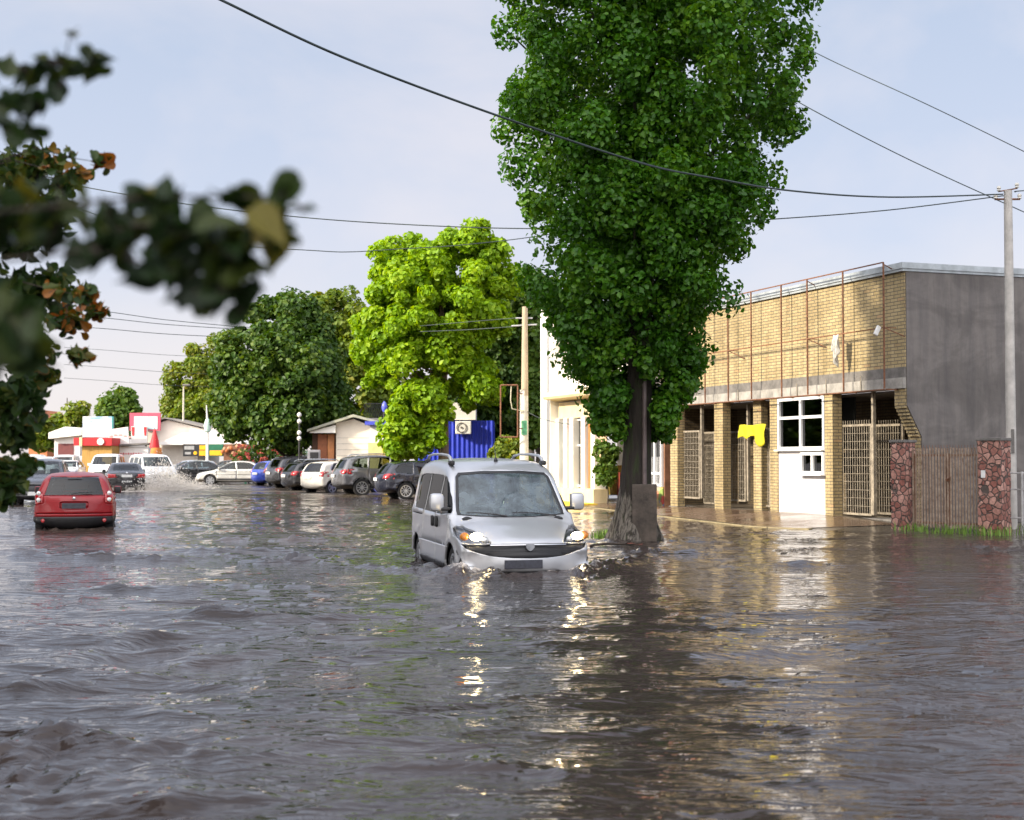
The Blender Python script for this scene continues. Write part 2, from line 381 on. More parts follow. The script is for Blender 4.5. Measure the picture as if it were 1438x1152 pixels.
TYPES = {
 'sedan': dict(L=4.6, prof=[(2.1,.2,.12),(2.24,.26,.2),(2.3,.42,.24),(2.29,.58,.24),(2.22,.68,.2),(2.05,.76,.12),(1.6,.86,.06),(1.2,.92,.05),(.82,1.13,.08),(.45,1.34,.07),(.2,1.42,.03),(-.3,1.45,.03),(-.8,1.42,.03),(-1.1,1.36,.05),(-1.42,1.19,.06),(-1.75,1.02,.04),(-2.1,.98,.05),(-2.24,.94,.12),(-2.3,.8,.18),(-2.3,.5,.2),(-2.26,.3,.16),(-2.1,.22,.1),(0,.2,.02)],
   hw=.89, belt=.93, tum=.42, arch=(1.37,-1.33), R=.32,
   side=[[(.98,.96),(.62,1.19),(.36,1.30),(.06,1.36),(-.02,1.36),(-.1,.95)],[(-.18,.95),(-.1,1.36),(-.5,1.36),(-.88,1.31),(-1.36,1.03),(-1.25,.97)]],
   ws=[(-.68,.96),(.68,.96),(.56,1.36),(-.56,1.36)], rw=[(-.62,1.05),(.62,1.05),(.54,1.34),(-.54,1.34)],
   hl=[(.86,.74),(.5,.66),(.5,.56),(.9,.58)], tl=[(.9,.90),(.5,.88),(.52,.72),(.92,.70)], plate_r=.80, plate_f=.42, grille=[(-.4,.50),(.4,.50),(.45,.64),(-.45,.64)]),
 'hatch': dict(L=3.95, prof=[(1.8,.2,.12),(1.93,.26,.2),(1.97,.42,.24),(1.96,.58,.24),(1.88,.7,.2),(1.7,.79,.12),(1.3,.9,.06),(1.05,.96,.05),(.7,1.18,.08),(.35,1.38,.07),(.1,1.45,.03),(-.4,1.47,.03),(-1.0,1.45,.03),(-1.5,1.40,.04),(-1.63,1.33,.06),(-1.75,1.14,.07),(-1.86,.95,.08),(-1.92,.87,.1),(-1.94,.75,.13),(-1.97,.55,.17),(-1.97,.4,.18),(-1.9,.28,.14),(-1.75,.22,.1),(0,.2,.02)],
   hw=.84, belt=.95, tum=.43, arch=(1.22,-1.24), R=.30,
   side=[[(.86,.98),(.55,1.19),(.3,1.33),(.05,1.38),(-.1,1.385),(-.16,.97)],[(-.24,.97),(-.18,1.385),(-.7,1.38),(-1.05,1.34),(-1.28,1.06),(-1.2,.99)]],
   ws=[(-.64,1.0),(.64,1.0),(.55,1.40),(-.55,1.40)], rw=[(-.62,.97),(.62,.97),(.50,1.37),(-.50,1.37)],
   hl=[(.84,.78),(.45,.68),(.5,.58),(.86,.62)], tl=[(.86,1.0),(.645,1.0),(.66,.78),(.86,.76)], plate_r=.74, plate_f=.42, grille=[(-.35,.52),(.35,.52),(.4,.64),(-.4,.64)]),
 'suv': dict(L=4.65, prof=[(2.1,.28,.12),(2.26,.33,.2),(2.32,.5,.24),(2.31,.72,.24),(2.24,.86,.2),(2.0,.97,.12),(1.5,1.06,.06),(1.2,1.12,.05),(.85,1.34,.08),(.5,1.55,.07),(.2,1.66,.03),(-.4,1.71,.03),(-1.2,1.69,.03),(-1.8,1.62,.04),(-1.93,1.54,.06),(-2.05,1.34,.07),(-2.17,1.12,.08),(-2.26,1.02,.1),(-2.3,.85,.14),(-2.33,.6,.18),(-2.3,.42,.16),(-2.1,.3,.1),(0,.28,.02)],
   hw=.91, belt=1.10, tum=.36, arch=(1.40,-1.32), R=.36,
   side=[[(1.0,1.14),(.7,1.35),(.42,1.52),(.15,1.59),(0,1.60),(-.06,1.13)],[(-.13,1.13),(-.08,1.6),(-.6,1.605),(-.95,1.59),(-1.0,1.14)],[(-1.07,1.145),(-1.03,1.585),(-1.4,1.55),(-1.72,1.28),(-1.6,1.2)]],
   ws=[(-.7,1.16),(.7,1.16),(.6,1.59),(-.6,1.59)], rw=[(-.62,1.16),(.62,1.16),(.56,1.52),(-.56,1.52)],
   hl=[(.88,.92),(.5,.84),(.55,.72),(.92,.76)], tl=[(.95,1.12),(.6,1.06),(.62,.98),(.95,.90)], plate_r=.84, plate_f=.52, grille=[(-.45,.60),(.45,.60),(.5,.82),(-.5,.82)]),
 'wagon': dict(L=4.6, prof=[(2.1,.2,.12),(2.24,.26,.2),(2.3,.42,.24),(2.29,.58,.24),(2.22,.68,.2),(2.05,.76,.12),(1.6,.86,.06),(1.2,.93,.05),(.82,1.14,.08),(.45,1.36,.07),(.2,1.44,.03),(-.3,1.48,.03),(-1.1,1.47,.03),(-1.75,1.41,.04),(-1.9,1.33,.06),(-2.08,1.1,.07),(-2.2,.94,.09),(-2.26,.88,.12),(-2.3,.75,.16),(-2.31,.5,.18),(-2.26,.3,.15),(-2.1,.22,.1),(0,.2,.02)],
   hw=.89, belt=.95, tum=.38, arch=(1.37,-1.33), R=.32,
   side=[[(.98,.97),(.62,1.2),(.36,1.33),(.06,1.39),(-.02,1.395),(-.08,.97)],[(-.15,.97),(-.1,1.395),(-.6,1.4),(-.92,1.39),(-.98,.98)],[(-1.05,.98),(-1.0,1.385),(-1.5,1.34),(-1.75,1.12),(-1.68,1.03)]],
   ws=[(-.68,.97),(.68,.97),(.56,1.38),(-.56,1.38)], rw=[(-.60,1.0),(.60,1.0),(.54,1.34),(-.54,1.34)],
   hl=[(.86,.74),(.5,.66),(.5,.56),(.9,.58)], tl=[(.92,.98),(.62,.96),(.62,.80),(.92,.76)], plate_r=.76, plate_f=.42, grille=[(-.4,.50),(.4,.50),(.45,.64),(-.45,.64)]),
 'van': dict(L=4.5, prof=[(2.05,.22,.12),(2.18,.28,.2),(2.24,.45,.24),(2.22,.68,.24),(2.12,.85,.2),(1.9,.98,.12),(1.6,1.08,.06),(1.42,1.16,.05),(1.1,1.45,.08),(.75,1.72,.07),(.45,1.82,.03),(-.2,1.88,.03),(-1.4,1.88,.03),(-2.0,1.84,.04),(-2.12,1.74,.06),(-2.18,1.3,.08),(-2.24,.95,.1),(-2.25,.6,.14),(-2.2,.35,.12),(-2.05,.25,.1),(0,.22,.02)],
   hw=.91, belt=1.12, tum=.22, arch=(1.42,-1.36), R=.32,
   side=[[(1.2,1.17),(.95,1.42),(.66,1.62),(.45,1.66),(.3,1.66),(.26,1.15)],[(.18,1.15),(.2,1.66),(-.8,1.68),(-.8,1.15)],[(-.88,1.15),(-.88,1.68),(-1.75,1.66),(-1.85,1.2)]],
   ws=[(-.74,1.2),(.74,1.2),(.66,1.70),(-.66,1.70)], rw=[(-.68,1.15),(.68,1.15),(.66,1.68),(-.66,1.68)],
   hl=[(.88,.90),(.5,.82),(.55,.68),(.92,.72)], tl=[(.92,1.4),(.76,1.4),(.78,.85),(.92,.85)], plate_r=.62, plate_f=.45, grille=[(-.45,.55),(.45,.55),(.5,.74),(-.5,.74)]),
}
def make_car(name, label, kind, mat, loc, heading, depth=0.0, group=None, wheels='five', tinted=False, detail=1, rails=None, extra=None, plate=PLATEW, black_low=False, cat='car'):
    T = TYPES[kind]
    t = thing(name, label, cat, (loc[0], loc[1], loc[2] - depth), math.radians(heading), group)
    R = T['R']; ra = R + .055
    c = Car(T['prof'], T['hw'], T['belt'], T['tum'], T['arch'], (ra, R), nP=(80, 120)[detail > 1], nS=(5, 7)[detail > 1], nR=(7, 9)[detail > 1])
    g = GLASSD if tinted else GLASS
    for poly in T['side']: c.both(poly, 'side_window', g, t, off=-.012)
    c.cut(T['ws'], 'x+', 'windscreen', GLASS, t, off=-.008, nmin=.15)
    c.cut(T['rw'], 'x-', 'rear_window', g, t, off=-.008, nmin=.15)
    for sg in (1, -1):
        c.cut([(sg * y, z) for y, z in T['hl']], 'x+', 'headlight', CLEARL, t, nmin=.1, off=.002, thick=.04)
        tlp = [(sg * y, z) for y, z in T['tl']]
        c.cut(tlp, 'x-', 'tail_light', REDL, t, nmin=.05, off=.006, thick=.05)
        xr = c.xr
        y0, y1 = min(p[1] for p in T['tl']), max(p[1] for p in T['tl'])
        if kind != 'hatch': c.cut([(xr, y0 + .02), (xr + .36, y0 + .06), (xr + .22, y1), (xr, y1)], 'y+' if sg > 0 else 'y-', 'tail_light', REDL, t, nmin=.3, off=.006, thick=.05)
    c.cut(T['grille'], 'x+', 'grille', BLACKP, t, off=-.02, thick=.02)
    zl = T['prof'][0][1]
    if black_low or kind == 'suv':
        for v in ('x+', 'x-'): c.cut([(-.95, zl), (.95, zl), (.95, zl + .2), (-.95, zl + .2)], v, 'bumper', BLACKP, t, off=.004, thick=.03, nmin=.05)
    for ax in T['arch']: c.both(arch(ax, ra, R), None, None, None)
    # door seams and handles
    sd = T['side'][0]
    for xs in (sd[-1][0] - .035, T['side'][1][-1][0] - .03 if kind in ('suv', 'wagon', 'van') else sd[-1][0] - .95, 1.0):
        c.both([(xs - .006, .36), (xs + .006, .36), (xs + .006, T['belt'] - .01), (xs - .006, T['belt'] - .01)], None, None, None)
    for xs in (sd[-1][0] + .1, T['side'][1][-1][0] + .1 if kind in ('suv', 'wagon', 'van') else sd[-1][0] - .82):
        for sg in (1, -1):
            w = c.W(xs, T['belt'] - .09)
            MB().box((xs, sg * (w + .012), T['belt'] - .09), (.18, .03, .03), bev=.01).build('door_handle', mat, t, 40)
    c.both([(T['arch'][0] - ra - .03, .36), (T['arch'][0] - ra - .03, .43), (T['arch'][1] + ra + .03, .43), (T['arch'][1] + ra + .03, .36)], 'side_trim', BLACKP, t, off=.008, thick=.02)
    if extra: extra(c, t)
    c.finish(mat, t)
    for ax in T['arch']:
        for sg in (1, -1): wheel(t, ax, sg * (T['hw'] - .115), R, wheels, sg)
    for sg in (1, -1): mirror(t, sd[0][0] - .12, T['hw'] - .06, T['belt'] + .08, mat, sg)
    for x, z, v in ((c.xr - .002, T['plate_r'], -1), (c.xf - .0, T['plate_f'], 1)):
        MB().box((x, 0, z), (.02, .5, .12), bev=.004).build('license_plate', plate, t)
    seats(t, (.15, -.75), T['hw'] * .45, T['belt'] - .62, .55)
    MB().box((.95, 0, T['belt'] - .1), (.5, T['hw'] * 1.5, .2), bev=.06).build('dashboard', DARKIN, t, 40)
    if rails:
        zt = max(p[1] for p in T['prof'])
        for sg in (1, -1):
            y = sg * (c.W(-.6, zt - .05) - .08)
            MB().tube([(.25, y, zt - .06), (.1, y, zt + .03), (-.6, y, zt + .045), (-1.35, y, zt + .02), (-1.55, y, zt - .07)], .022, 8).build('roof_rail', rails, t, 40)
    return t, c
# ---------------------------------------------------------------- the silver van, close to the camera
SILVER = paint('silver paint', (.50, .51, .53), metal=.45, rough=.33, coat=.55)
LAMPON = pmat('lit headlamp', (1, .9, .7), .3, .05, 10, emit=((1.0, .80, .48), 28.0))
LAMPGLOW = pmat('warm lamp reflector', (.8, .74, .6), .2, .3, 25, metal=.6, emit=((1.0, .80, .46), .04))
def hero_van(loc, heading, depth):
    t = thing('silver_van', 'silver minivan with lit headlamps ploughing through the deep water', 'van', (loc[0], loc[1], -depth), math.radians(heading))
    prof = [(2.02,.17,.10),(2.12,.21,.2),(2.185,.30,.26),(2.20,.42,.28),(2.195,.53,.28),(2.17,.61,.26),(2.13,.70,.22),(2.04,.775,.15),(1.88,.845,.11),(1.65,.915,.09),(1.42,.975,.08),(1.24,1.03,.09),(1.04,1.22,.11),(.84,1.41,.10),(.64,1.585,.08),(.50,1.68,.06),(.32,1.755,.04),(.05,1.805,.03),(-.4,1.84,.03),(-1.0,1.855,.03),(-1.6,1.84,.03),(-2.0,1.80,.04),(-2.12,1.7,.06),(-2.16,1.3,.07),(-2.2,.95,.09),(-2.2,.6,.12),(-2.17,.35,.12),(-2.05,.22,.1),(0,.18,.02)]
    hw, belt, tum = .915, 1.04, .20
    ARX = (1.29, -1.46); R = .315; ra = .375
    c = Car(prof, hw, belt, tum, ARX, (ra, R), nP=170, nS=10, nR=12, r=.11, taper=(.05, .02), zm=.62)
    # glass
    c.cut([(-.72, 1.06), (-.30, 1.035), (.30, 1.035), (.72, 1.06), (.735, 1.10), (.655, 1.57), (.62, 1.605), (.3, 1.63), (-.3, 1.63), (-.62, 1.605), (-.655, 1.57), (-.735, 1.10)], 'x+', 'windscreen', GLASSM, t, off=-.006, nmin=.15)
    c.cut([(-.77, 1.05), (-.30, 1.022), (.30, 1.022), (.77, 1.05), (.775, 1.11), (.69, 1.58), (.64, 1.635), (.3, 1.66), (-.3, 1.66), (-.64, 1.635), (-.69, 1.58), (-.775, 1.11)], 'x+', 'windscreen_seal', BLACKP, t, off=.001, nmin=.15, thick=.02)
    c.both([(1.02, 1.075), (.80, 1.29), (.55, 1.50), (.40, 1.575), (.28, 1.59), (.20, 1.59), (.16, 1.05), (.60, 1.045)], 'side_window', GLASSV, t, off=-.012)
    c.both([(.09, 1.05), (.13, 1.595), (-.30, 1.61), (-.85, 1.61), (-.88, 1.06)], 'side_window', GLASSV, t, off=-.012)
    c.both([(-.96, 1.065), (-.93, 1.61), (-1.55, 1.60), (-1.76, 1.57), (-1.86, 1.45), (-1.88, 1.16), (-1.80, 1.08)], 'side_window', GLASSV, t, off=-.012)
    c.cut(rrect(-.66, 1.10, .66, 1.62, .08), 'x-', 'rear_window', GLASSD, t, off=-.01)
    # black pillars between the side windows
    c.both([(.158, 1.05), (.198, 1.59), (.132, 1.594), (.092, 1.05)], 'window_pillar', BLACKP, t, off=.001, thick=.02)
    c.both([(-.882, 1.06), (-.852, 1.61), (-.932, 1.61), (-.958, 1.065)], 'window_pillar', BLACKP, t, off=.001, thick=.02)
    # head lamps
    for sg in (1, -1):
        pl = [(.905, .80), (.88, .885), (.835, .915), (.76, .905), (.66, .865), (.57, .80), (.50, .715), (.62, .70), (.76, .695), (.86, .72)]
        pl = [(sg * y, z) for y, z in pl]
        c.cut(pl, 'x+', 'headlight_housing', CHROME, t, off=-.045, nmin=.02, keep=True)
        lens = c.cut(pl, 'x+', 'headlight', glass_mat('lamp cover glass', (.93, .93, .92), spec=.8), t, off=.004, nmin=.02)
        M = Matrix.Translation((1.99, sg * .70, .795)) @ Matrix.Rotation(PI / 2, 4, 'Y')
        b = MB().lathe([(.005, .03), (.026, .022), (.036, 0.0), (.038, -.03)], 20, M @ Matrix.Diagonal((1, 1.35, 1, 1))); b.build('lamp_bulb', LAMPON, lens, 40)
        MB().lathe([(.04, .0), (.055, .015), (.070, .035), (.072, .03)], 24, M @ Matrix.Diagonal((.8, 1.3, 1, 1)) @ Matrix.Translation((0, 0, -.01))).build('reflector', LAMPGLOW, lens, 40)
        M2 = Matrix.Translation((1.88, sg * .835, .80)) @ Matrix.Rotation(PI / 2 * .75, 4, 'Y')
        MB().lathe([(.005, .03), (.03, .026), (.045, .012), (.05, -.03)], 16, M2 @ Matrix.Diagonal((1.1, 1.2, 1, 1))).build('turn_signal', pmat('glowing amber lens', (.38, .13, .02), .2, .5, 18, emit=((1, .38, .05), .08)), lens, 40)
        M3 = Matrix.Translation((2.05, sg * .585, .75)) @ Matrix.Rotation(PI / 2, 4, 'Y')
        MB().lathe([(.005, .03), (.03, .024), (.042, .005), (.045, -.03)], 16, M3).build('side_lamp', CLEARL, lens, 40)
        # lower air slots
        c.cut([(sg * y, z) for y, z in ((.88, .265), (.88, .315), (.62, .315), (.56, .265))], 'x+', 'air_slot', BLACKP, t, off=-.02, thick=.02, nmin=.02)
    smile = [(-.875, .695), (-.84, .64), (-.72, .585), (-.5, .535), (-.25, .515), (0, .51), (.25, .515), (.5, .535), (.72, .585), (.84, .64), (.875, .695), (.62, .690), (.5, .700), (0, .700), (-.5, .700), (-.62, .690)]
    c.cut(smile, 'x+', 'grille', BLACKP, t, off=-.025, thick=.02, nmin=.02)
    # lower slot behind the plate
    c.cut(rrect(-.46, .30, .46, .34, .015, 2), 'x+', 'air_slot', BLACKP, t, off=-.015, thick=.02)
    # seams: bonnet edge, doors, sliding-door rail, wheel arches
    for ax in ARX: c.both(arch(ax, ra, R), None, None, None)
    sx = .008
    for (xa, za, xb, zb) in ((1.06, .45, 1.09, .99), (.125, .30, .125, 1.035), (-.93, .30 + .42, -.93, 1.05)):
        c.both([(xa - sx, za), (xa + sx, za), (xb + sx, zb), (xb - sx, zb)], None, None, None)
    c.both([(-.99, .985), (-1.95, .985), (-1.95, 1.0), (-.99, 1.0)], None, None, None)
    c.both([(ARX[0] - ra - .03, .30), (ARX[0] - ra - .03, .375), (ARX[1] + ra + .03, .375), (ARX[1] + ra + .03, .30)], 'side_trim', BLACKP, t, off=.012, thick=.02)
    for sg in (1, -1):   # bonnet shut lines seen from above
        c.cut([(2.02, sg * .50), (2.02, sg * .51), (1.72, sg * .70), (1.3, sg * .775), (1.3, sg * .762), (1.72, sg * .688)], 'z+', None, None, None, nmin=.3)
    body = c.finish(SILVER, t)
    # chrome bar and shield emblem in the grille
    gx = lambda y: 2.135 - .22 * (abs(y) / .8) ** 2.2
    MB().tube([(gx(y) + .012, y, .688 - .012 * abs(y)) for y in np.linspace(-.52, .52, 15)], .013, 8).build('grille_bar', CHROME, t, 40)
    MB().prism([(-.055, .70), (.055, .70), (.058, .655), (.03, .62), (0, .605), (-.03, .62), (-.058, .655)], 'x', 2.13, 2.175).build('emblem', pmat('grey badge', (.30, .31, .33), .3, .2, 20, metal=.7), t)
    MB().tube([(2.165, y, .612) for y in np.linspace(-.6, .6, 5)], .004, 6).build('grille_slat', BLACKP, t)
    pm = MB().box((2.205, -.10, .435), (.025, .52, .115), bev=.006); pm.build('license_plate', PLATED, t)
    # wheels
    for ax in ARX:
        for sg in (1, -1): wheel(t, ax, sg * (hw - .13), R, 'five', sg)
    # mirrors: tall housings on black arms
    for sg in (1, -1):
        m = MB().box((.86, sg * (hw + .11), 1.225), (.13, .21, .25), 0, bev=.055); m.box((.785, sg * (hw + .11), 1.225), (.03, .175, .21), 1, bev=.012)
        m.box((.88, sg * (hw - .03), 1.13), (.09, .18, .05), 1, bev=.018); m.build('mirror', [SILVER, BLACKP], t, 40)
        for x, z in ((.27, .93), (-.05, .93)):
            w = c.W(x, z); MB().box((x, sg * (w + .02), z), (.075, .045, .16), bev=.02).build('door_handle', BLACKP, t, 40)
        y = sg * (c.W(-.6, 1.78) - .06)
        rl = MB()
        path = [(.22, y, 1.76), (.15, y, 1.84), (-.02, y, 1.882), (-.5, y, 1.903), (-1.2, y, 1.905), (-1.6, y, 1.88), (-1.78, y, 1.78)]
        rl.tube(path, [.030, .026, .021, .019, .019, .021, .03], 8); rl.box((.2, y, 1.775), (.2, .07, .07), 1, bev=.02); rl.box((-1.76, y, 1.80), (.2, .07, .06), 1, bev=.02)
        rl.build('roof_rail', [pmat('matt silver rail', (.45, .46, .48), .4, .1, 10, metal=.4), BLACKP], t, 40)
    an = MB().lathe([(.03, 0), (.028, .02), (.016, .05), (.007, .07), (.005, .27), (.002, .275)], 10, Matrix.Translation((.10, 0, 1.80)) @ Matrix.Rotation(-.35, 4, 'Y')); an.build('antenna', BLACKP, t, 40)
    for y0, y1, z1 in ((.62, -.02, 1.095), (-.10, -.66, 1.09)):
        ws = lambda y, z: 1.24 - (z - 1.03) * 1.06 - .10 * (abs(y) / .75) ** 2.2 + .035
        pts = []
        for k in range(7):
            y = y0 + (y1 - y0) * k / 6; z = 1.035 + .05 * math.sin(k / 6 * 1.9); pts.append((ws(y, z), y, z))
        MB().tube(pts, [.014, .012, .010, .009, .009, .008, .006], 6).build('wiper', BLACKP, t, 40)
    seats(t, (.05, -.85), .40, .38, .62)
    MB().box((.93, 0, .93), (.62, 1.5, .2), bev=.08).build('dashboard', DARKIN, t, 40)
    M = Matrix.Translation((.52, .38, 1.0)) @ Matrix.Rotation(-1.0, 4, 'Y')
    sw = MB(); sw.tube([M @ Vector((.19 * math.cos(a), .19 * math.sin(a), 0)) for a in np.linspace(0, 2 * PI, 25)], .016, 8); sw.tube([M @ Vector((-.19, 0, 0)), M @ Vector((.19, 0, 0))], .018, 6); sw.build('steering_wheel', BLACKP, t, 40)
    MB().box((.62, 0, 1.53), (.03, .24, .07), bev=.012).build('inner_mirror', BLACKP, t, 40)
    # small cup with a straw on the dash
    cu = MB().lathe([(.03, 0), (.045, .10), (.042, .105), (.005, .11)], 14, Matrix.Translation((1.03, -.12, 1.03))); cu.tube([(1.03, -.12, 1.10), (1.05, -.10, 1.24)], .006, 6)
    cu.build('drinking_cup', pmat('pale green plastic', (.45, .6, .5), .4, .1, 10), t, 40)
    return t
# ---------------------------------------------------------------- the brick building and its neighbours
BRICK = brick_mat('yellow brick', (.46, .36, .19), (.355, .275, .135), (.13, .115, .09), (.54, .31, .17))
BRICK_SHADED = brick_mat('shaded recess brick', (.17, .125, .07), (.12, .09, .05), (.04, .035, .03))  # recess shade put into the colour: darker copy of the yellow brick
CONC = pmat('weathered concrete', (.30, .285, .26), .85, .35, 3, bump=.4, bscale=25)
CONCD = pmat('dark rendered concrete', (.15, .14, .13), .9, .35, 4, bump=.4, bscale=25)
def plaster_mat():
    m, nt, out = new_mat('grey plaster'); tc = N(nt, 'ShaderNodeTexCoord')
    mp = N(nt, 'ShaderNodeMapping'); mp.inputs['Scale'].default_value = (1, 1, 1.6); nt.links.new(tc.outputs['Object'], mp.inputs[0])
    a = N(nt, 'ShaderNodeTexNoise', Scale=.55, Detail=7.0, Roughness=.6, Distortion=.6); nt.links.new(mp.outputs[0], a.inputs['Vector'])
    r = ramp(nt, a.outputs['Fac'], [(.3, (.105, .096, .092)), (.47, (.132, .122, .116)), (.55, (.168, .155, .148)), (.7, (.126, .117, .111))])
    mp2 = N(nt, 'ShaderNodeMapping'); mp2.inputs['Scale'].default_value = (5, 5, .5); nt.links.new(tc.outputs['Object'], mp2.inputs[0])
    b_ = N(nt, 'ShaderNodeTexNoise', Scale=1.0, Detail=8.0, Roughness=.7); nt.links.new(mp2.outputs[0], b_.inputs['Vector'])
    r2 = ramp(nt, b_.outputs['Fac'], [(.35, (.72, .72, .74)), (.6, (1.08, 1.06, 1.03))])
    mx = N(nt, 'ShaderNodeMixRGB', _blend_type='MULTIPLY', Fac=.75); nt.links.new(r.outputs[0], mx.inputs[1]); nt.links.new(r2.outputs[0], mx.inputs[2])
    b = N(nt, 'ShaderNodeBsdfPrincipled', Roughness=.85); nt.links.new(mx.outputs[0], b.inputs['Base Color'])
    n3 = N(nt, 'ShaderNodeTexNoise', Scale=9.0, Detail=8.0); nt.links.new(tc.outputs['Object'], n3.inputs['Vector'])
    bp = N(nt, 'ShaderNodeBump', Strength=.35, Distance=.03); nt.links.new(n3.outputs['Fac'], bp.inputs['Height']); nt.links.new(bp.outputs[0], b.inputs['Normal'])
    nt.links.new(b.outputs[0], out.inputs[0]); return m
PLASTER = plaster_mat()
FLASH = pmat('zinc flashing', (.42, .46, .48), .45, .25, 3, metal=.35)
RUST = pmat('rusty steel', (.17, .075, .04), .85, .5, 14, bump=.3)
GRILLE = pmat('dirty cream steel', (.25, .215, .165), .7, .4, 9)
WHITEP = pmat('white painted board', (.62, .62, .635), .5, .06, 2.5)
PVC = pmat('white window plastic', (.76, .77, .78), .35, .04, 5)
WGLASS = glass_mat('window glass', (.10, .12, .10), spec=1.5)
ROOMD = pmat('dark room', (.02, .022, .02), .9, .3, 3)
U = Vector((-.36, 1, 0)).normalized(); C0 = Vector((8.58, 31, 0)); FACE_RZ = math.atan2(U.y, U.x)
def fs(px, y=0.0):
    k = (px - CX) / F; return (k * (C0.y + U.x * y) - C0.x + U.y * y) / (U.x - k * U.y)
def brick_building():
    t = thing('brick_building', 'yellow brick building with grilled bays, white infill and grey plastered end wall', 'building', C0, FACE_RZ)
    L = 12.2; H0, H1, HT = 3.08, 3.55, 5.64; zb = .0
    # upper wall, two concrete bands, roof edge
    MB().b2((0, -.38, H1), (L, 0, HT)).build('wall', BRICK, t)
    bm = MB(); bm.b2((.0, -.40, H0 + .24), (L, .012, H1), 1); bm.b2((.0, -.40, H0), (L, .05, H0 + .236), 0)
    bm.build('beam', [CONC, CONCD], t)
    f = MB().b2((-.05, -9, HT + .002), (L, .07, HT + .17)); f.b2((-.08, -19, HT + .06), (-.03, .10, HT + .19)); f.b2((-.03, .072, HT + .06), (L, .10, HT + .19)); f.build('roof_flashing', FLASH, t)
    for a, b in zip(np.arange(.0, L, 2.4), np.arange(2.4, L + 2.4, 2.4)): pass
    # columns: (left edge, right edge) in photo pixels
    for xl, xr, dp, set_ in ((941, 951, .24, 0), (1003, 1015, .24, 0), (1046, 1057, .2, -.25), (1081, 1092, .24, 0), (1158, 1169, .26, 0)):
        MB().b2((fs(xr), -dp + set_, zb), (fs(xl), set_ - .003, H0 - .002)).build('column', BRICK, t)
    for xl, xr in ((940, 952), (1002, 1016), (1157, 1170)): MB().b2((fs(xr), -.27, -.2), (fs(xl), .03, .16)).build('plinth', CONCD, t)
    # recess: back wall, ceiling, floor step
    MB().b2((.4, -2.6, -.2), (L, -2.4, H0)).b2((L - .3, -2.4, -.2), (L, -.55, H0)).build('back_wall', BRICK_SHADED, t)
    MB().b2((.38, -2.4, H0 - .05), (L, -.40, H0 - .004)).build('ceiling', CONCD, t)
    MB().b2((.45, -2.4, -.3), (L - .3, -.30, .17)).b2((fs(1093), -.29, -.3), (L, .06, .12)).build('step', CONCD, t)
    # steel grilles in the bays
    def grille(xa, xb, y, z0, z1, n, label=None, spikes=False, post=None):
        a, b = fs(xb, y), fs(xa, y); m = MB()
        for z in (z0, z1): m.box(((a + b) / 2, y, z), (b - a, .035, .05))
        for x in (a, b): m.box((x, y, (z0 + z1) / 2), (.05, .05, z1 - z0))
        for k in range(1, n): 
            x = a + (b - a) * k / n; m.tube([(x, y, z0), (x, y, z1 + (.12 if spikes else 0))], .009, 5)
        for z in np.linspace(z0, z1, 12)[1:-1]: m.box(((a + b) / 2, y + .012, z), (b - a, .006, .009))
        if post is not None: m.box((fs(post, y), y, (z0 + H0) / 2), (.075, .075, H0 - z0))
        return m.build('grille', GRILLE, t)
    grille(959, 983, -.22, .42, 2.33, 11, post=986); grille(989, 1004, -.9, .25, 2.3, 9)
    grille(1026, 1047, -.5, .40, 2.28, 9, post=1051); grille(1063, 1082, -.4, .3, 2.32, 9)
    grille(1181, 1224, -.3, .25, 2.32, 13, spikes=True, post=1227); grille(1231, 1268, -1.1, .25, 2.33, 11, spikes=True)
    # white infill with windows
    a, b = fs(1158), fs(1092)
    MB().b2((a, -.15, .13), (b, -.03, 1.72)).build('infill_panel', WHITEP, t)
    def window(x0, x1, z0, z1, cols, rows, y=.0, sill=True):
        w = MB(); d = .07
        for xx in np.linspace(x0, x1, cols + 1): w.box((xx, y - .03, (z0 + z1) / 2), (d, .09, z1 - z0 + d))
        zs = rows
        for zz in zs: w.box(((x0 + x1) / 2, y - .03, zz), (x1 - x0 - .01, .085, d))
        fr = w.build('window', PVC, t)
        MB().b2((x0, y - .055, z0), (x1, y - .045, z1)).build('pane', WGLASS, fr)
        MB().b2((x0 - .02, y - .9, z0 - .02), (x1 + .02, y - .88, z1 + .02)).build('dark_backing', ROOMD, fr)  # dark sheet standing in for the unlit room behind the pane
        if sill: MB().box(((x0 + x1) / 2, y + .04, z0 - .05), (x1 - x0 + .12, .14, .035)).build('sill', PVC, fr)
    window(a + .05, b - .05, 1.80, H0 - .06, 2, [1.80, 2.56, H0 - .06])
    window(fs(1158) + .02, fs(1127), 1.20, 1.66, 2, [1.20, 1.66], y=.04)
    # end wall: plaster over brick, lower front corner cut away on a slant
    y2, y1 = -18.0, 0.0
    poly = [(-.002, HT - .002), (-.002, 2.72), (-.36, 2.05), (-.36, -.1), (y2, -.1), (y2, HT - .002)]
    pb = [(-.39, HT - .01), (-.39, H0 + .01), (-.002, H0 + .01), (-.002, 2.72), (-.36, 2.05), (-.36, -.1), (y2, -.1), (y2, HT - .01)]
    pb = [(-.40, H0 - .002), (-.003, H0 - .002), (-.003, 2.72), (-.36, 2.05), (-.36, -.1), (-2.3, -.1), (-2.3, H0 - .002)]
    MB().prism(pb, 'x', .003, .40).build('end_wall', BRICK, t)
    pp = [(-.03, HT - .01), (-.03, 2.70), (-.40, 2.02), (-.40, -.1), (y2, -.1), (y2, HT - .01)]
    MB().prism(pp, 'x', -.03, -.001).build('plaster', PLASTER, t)
    MB().b2((.0, -18, H1), (.39, -.385, HT - .02)).build('end_wall', BRICK, t)
    # jagged brick ends along the slant
    m = MB()
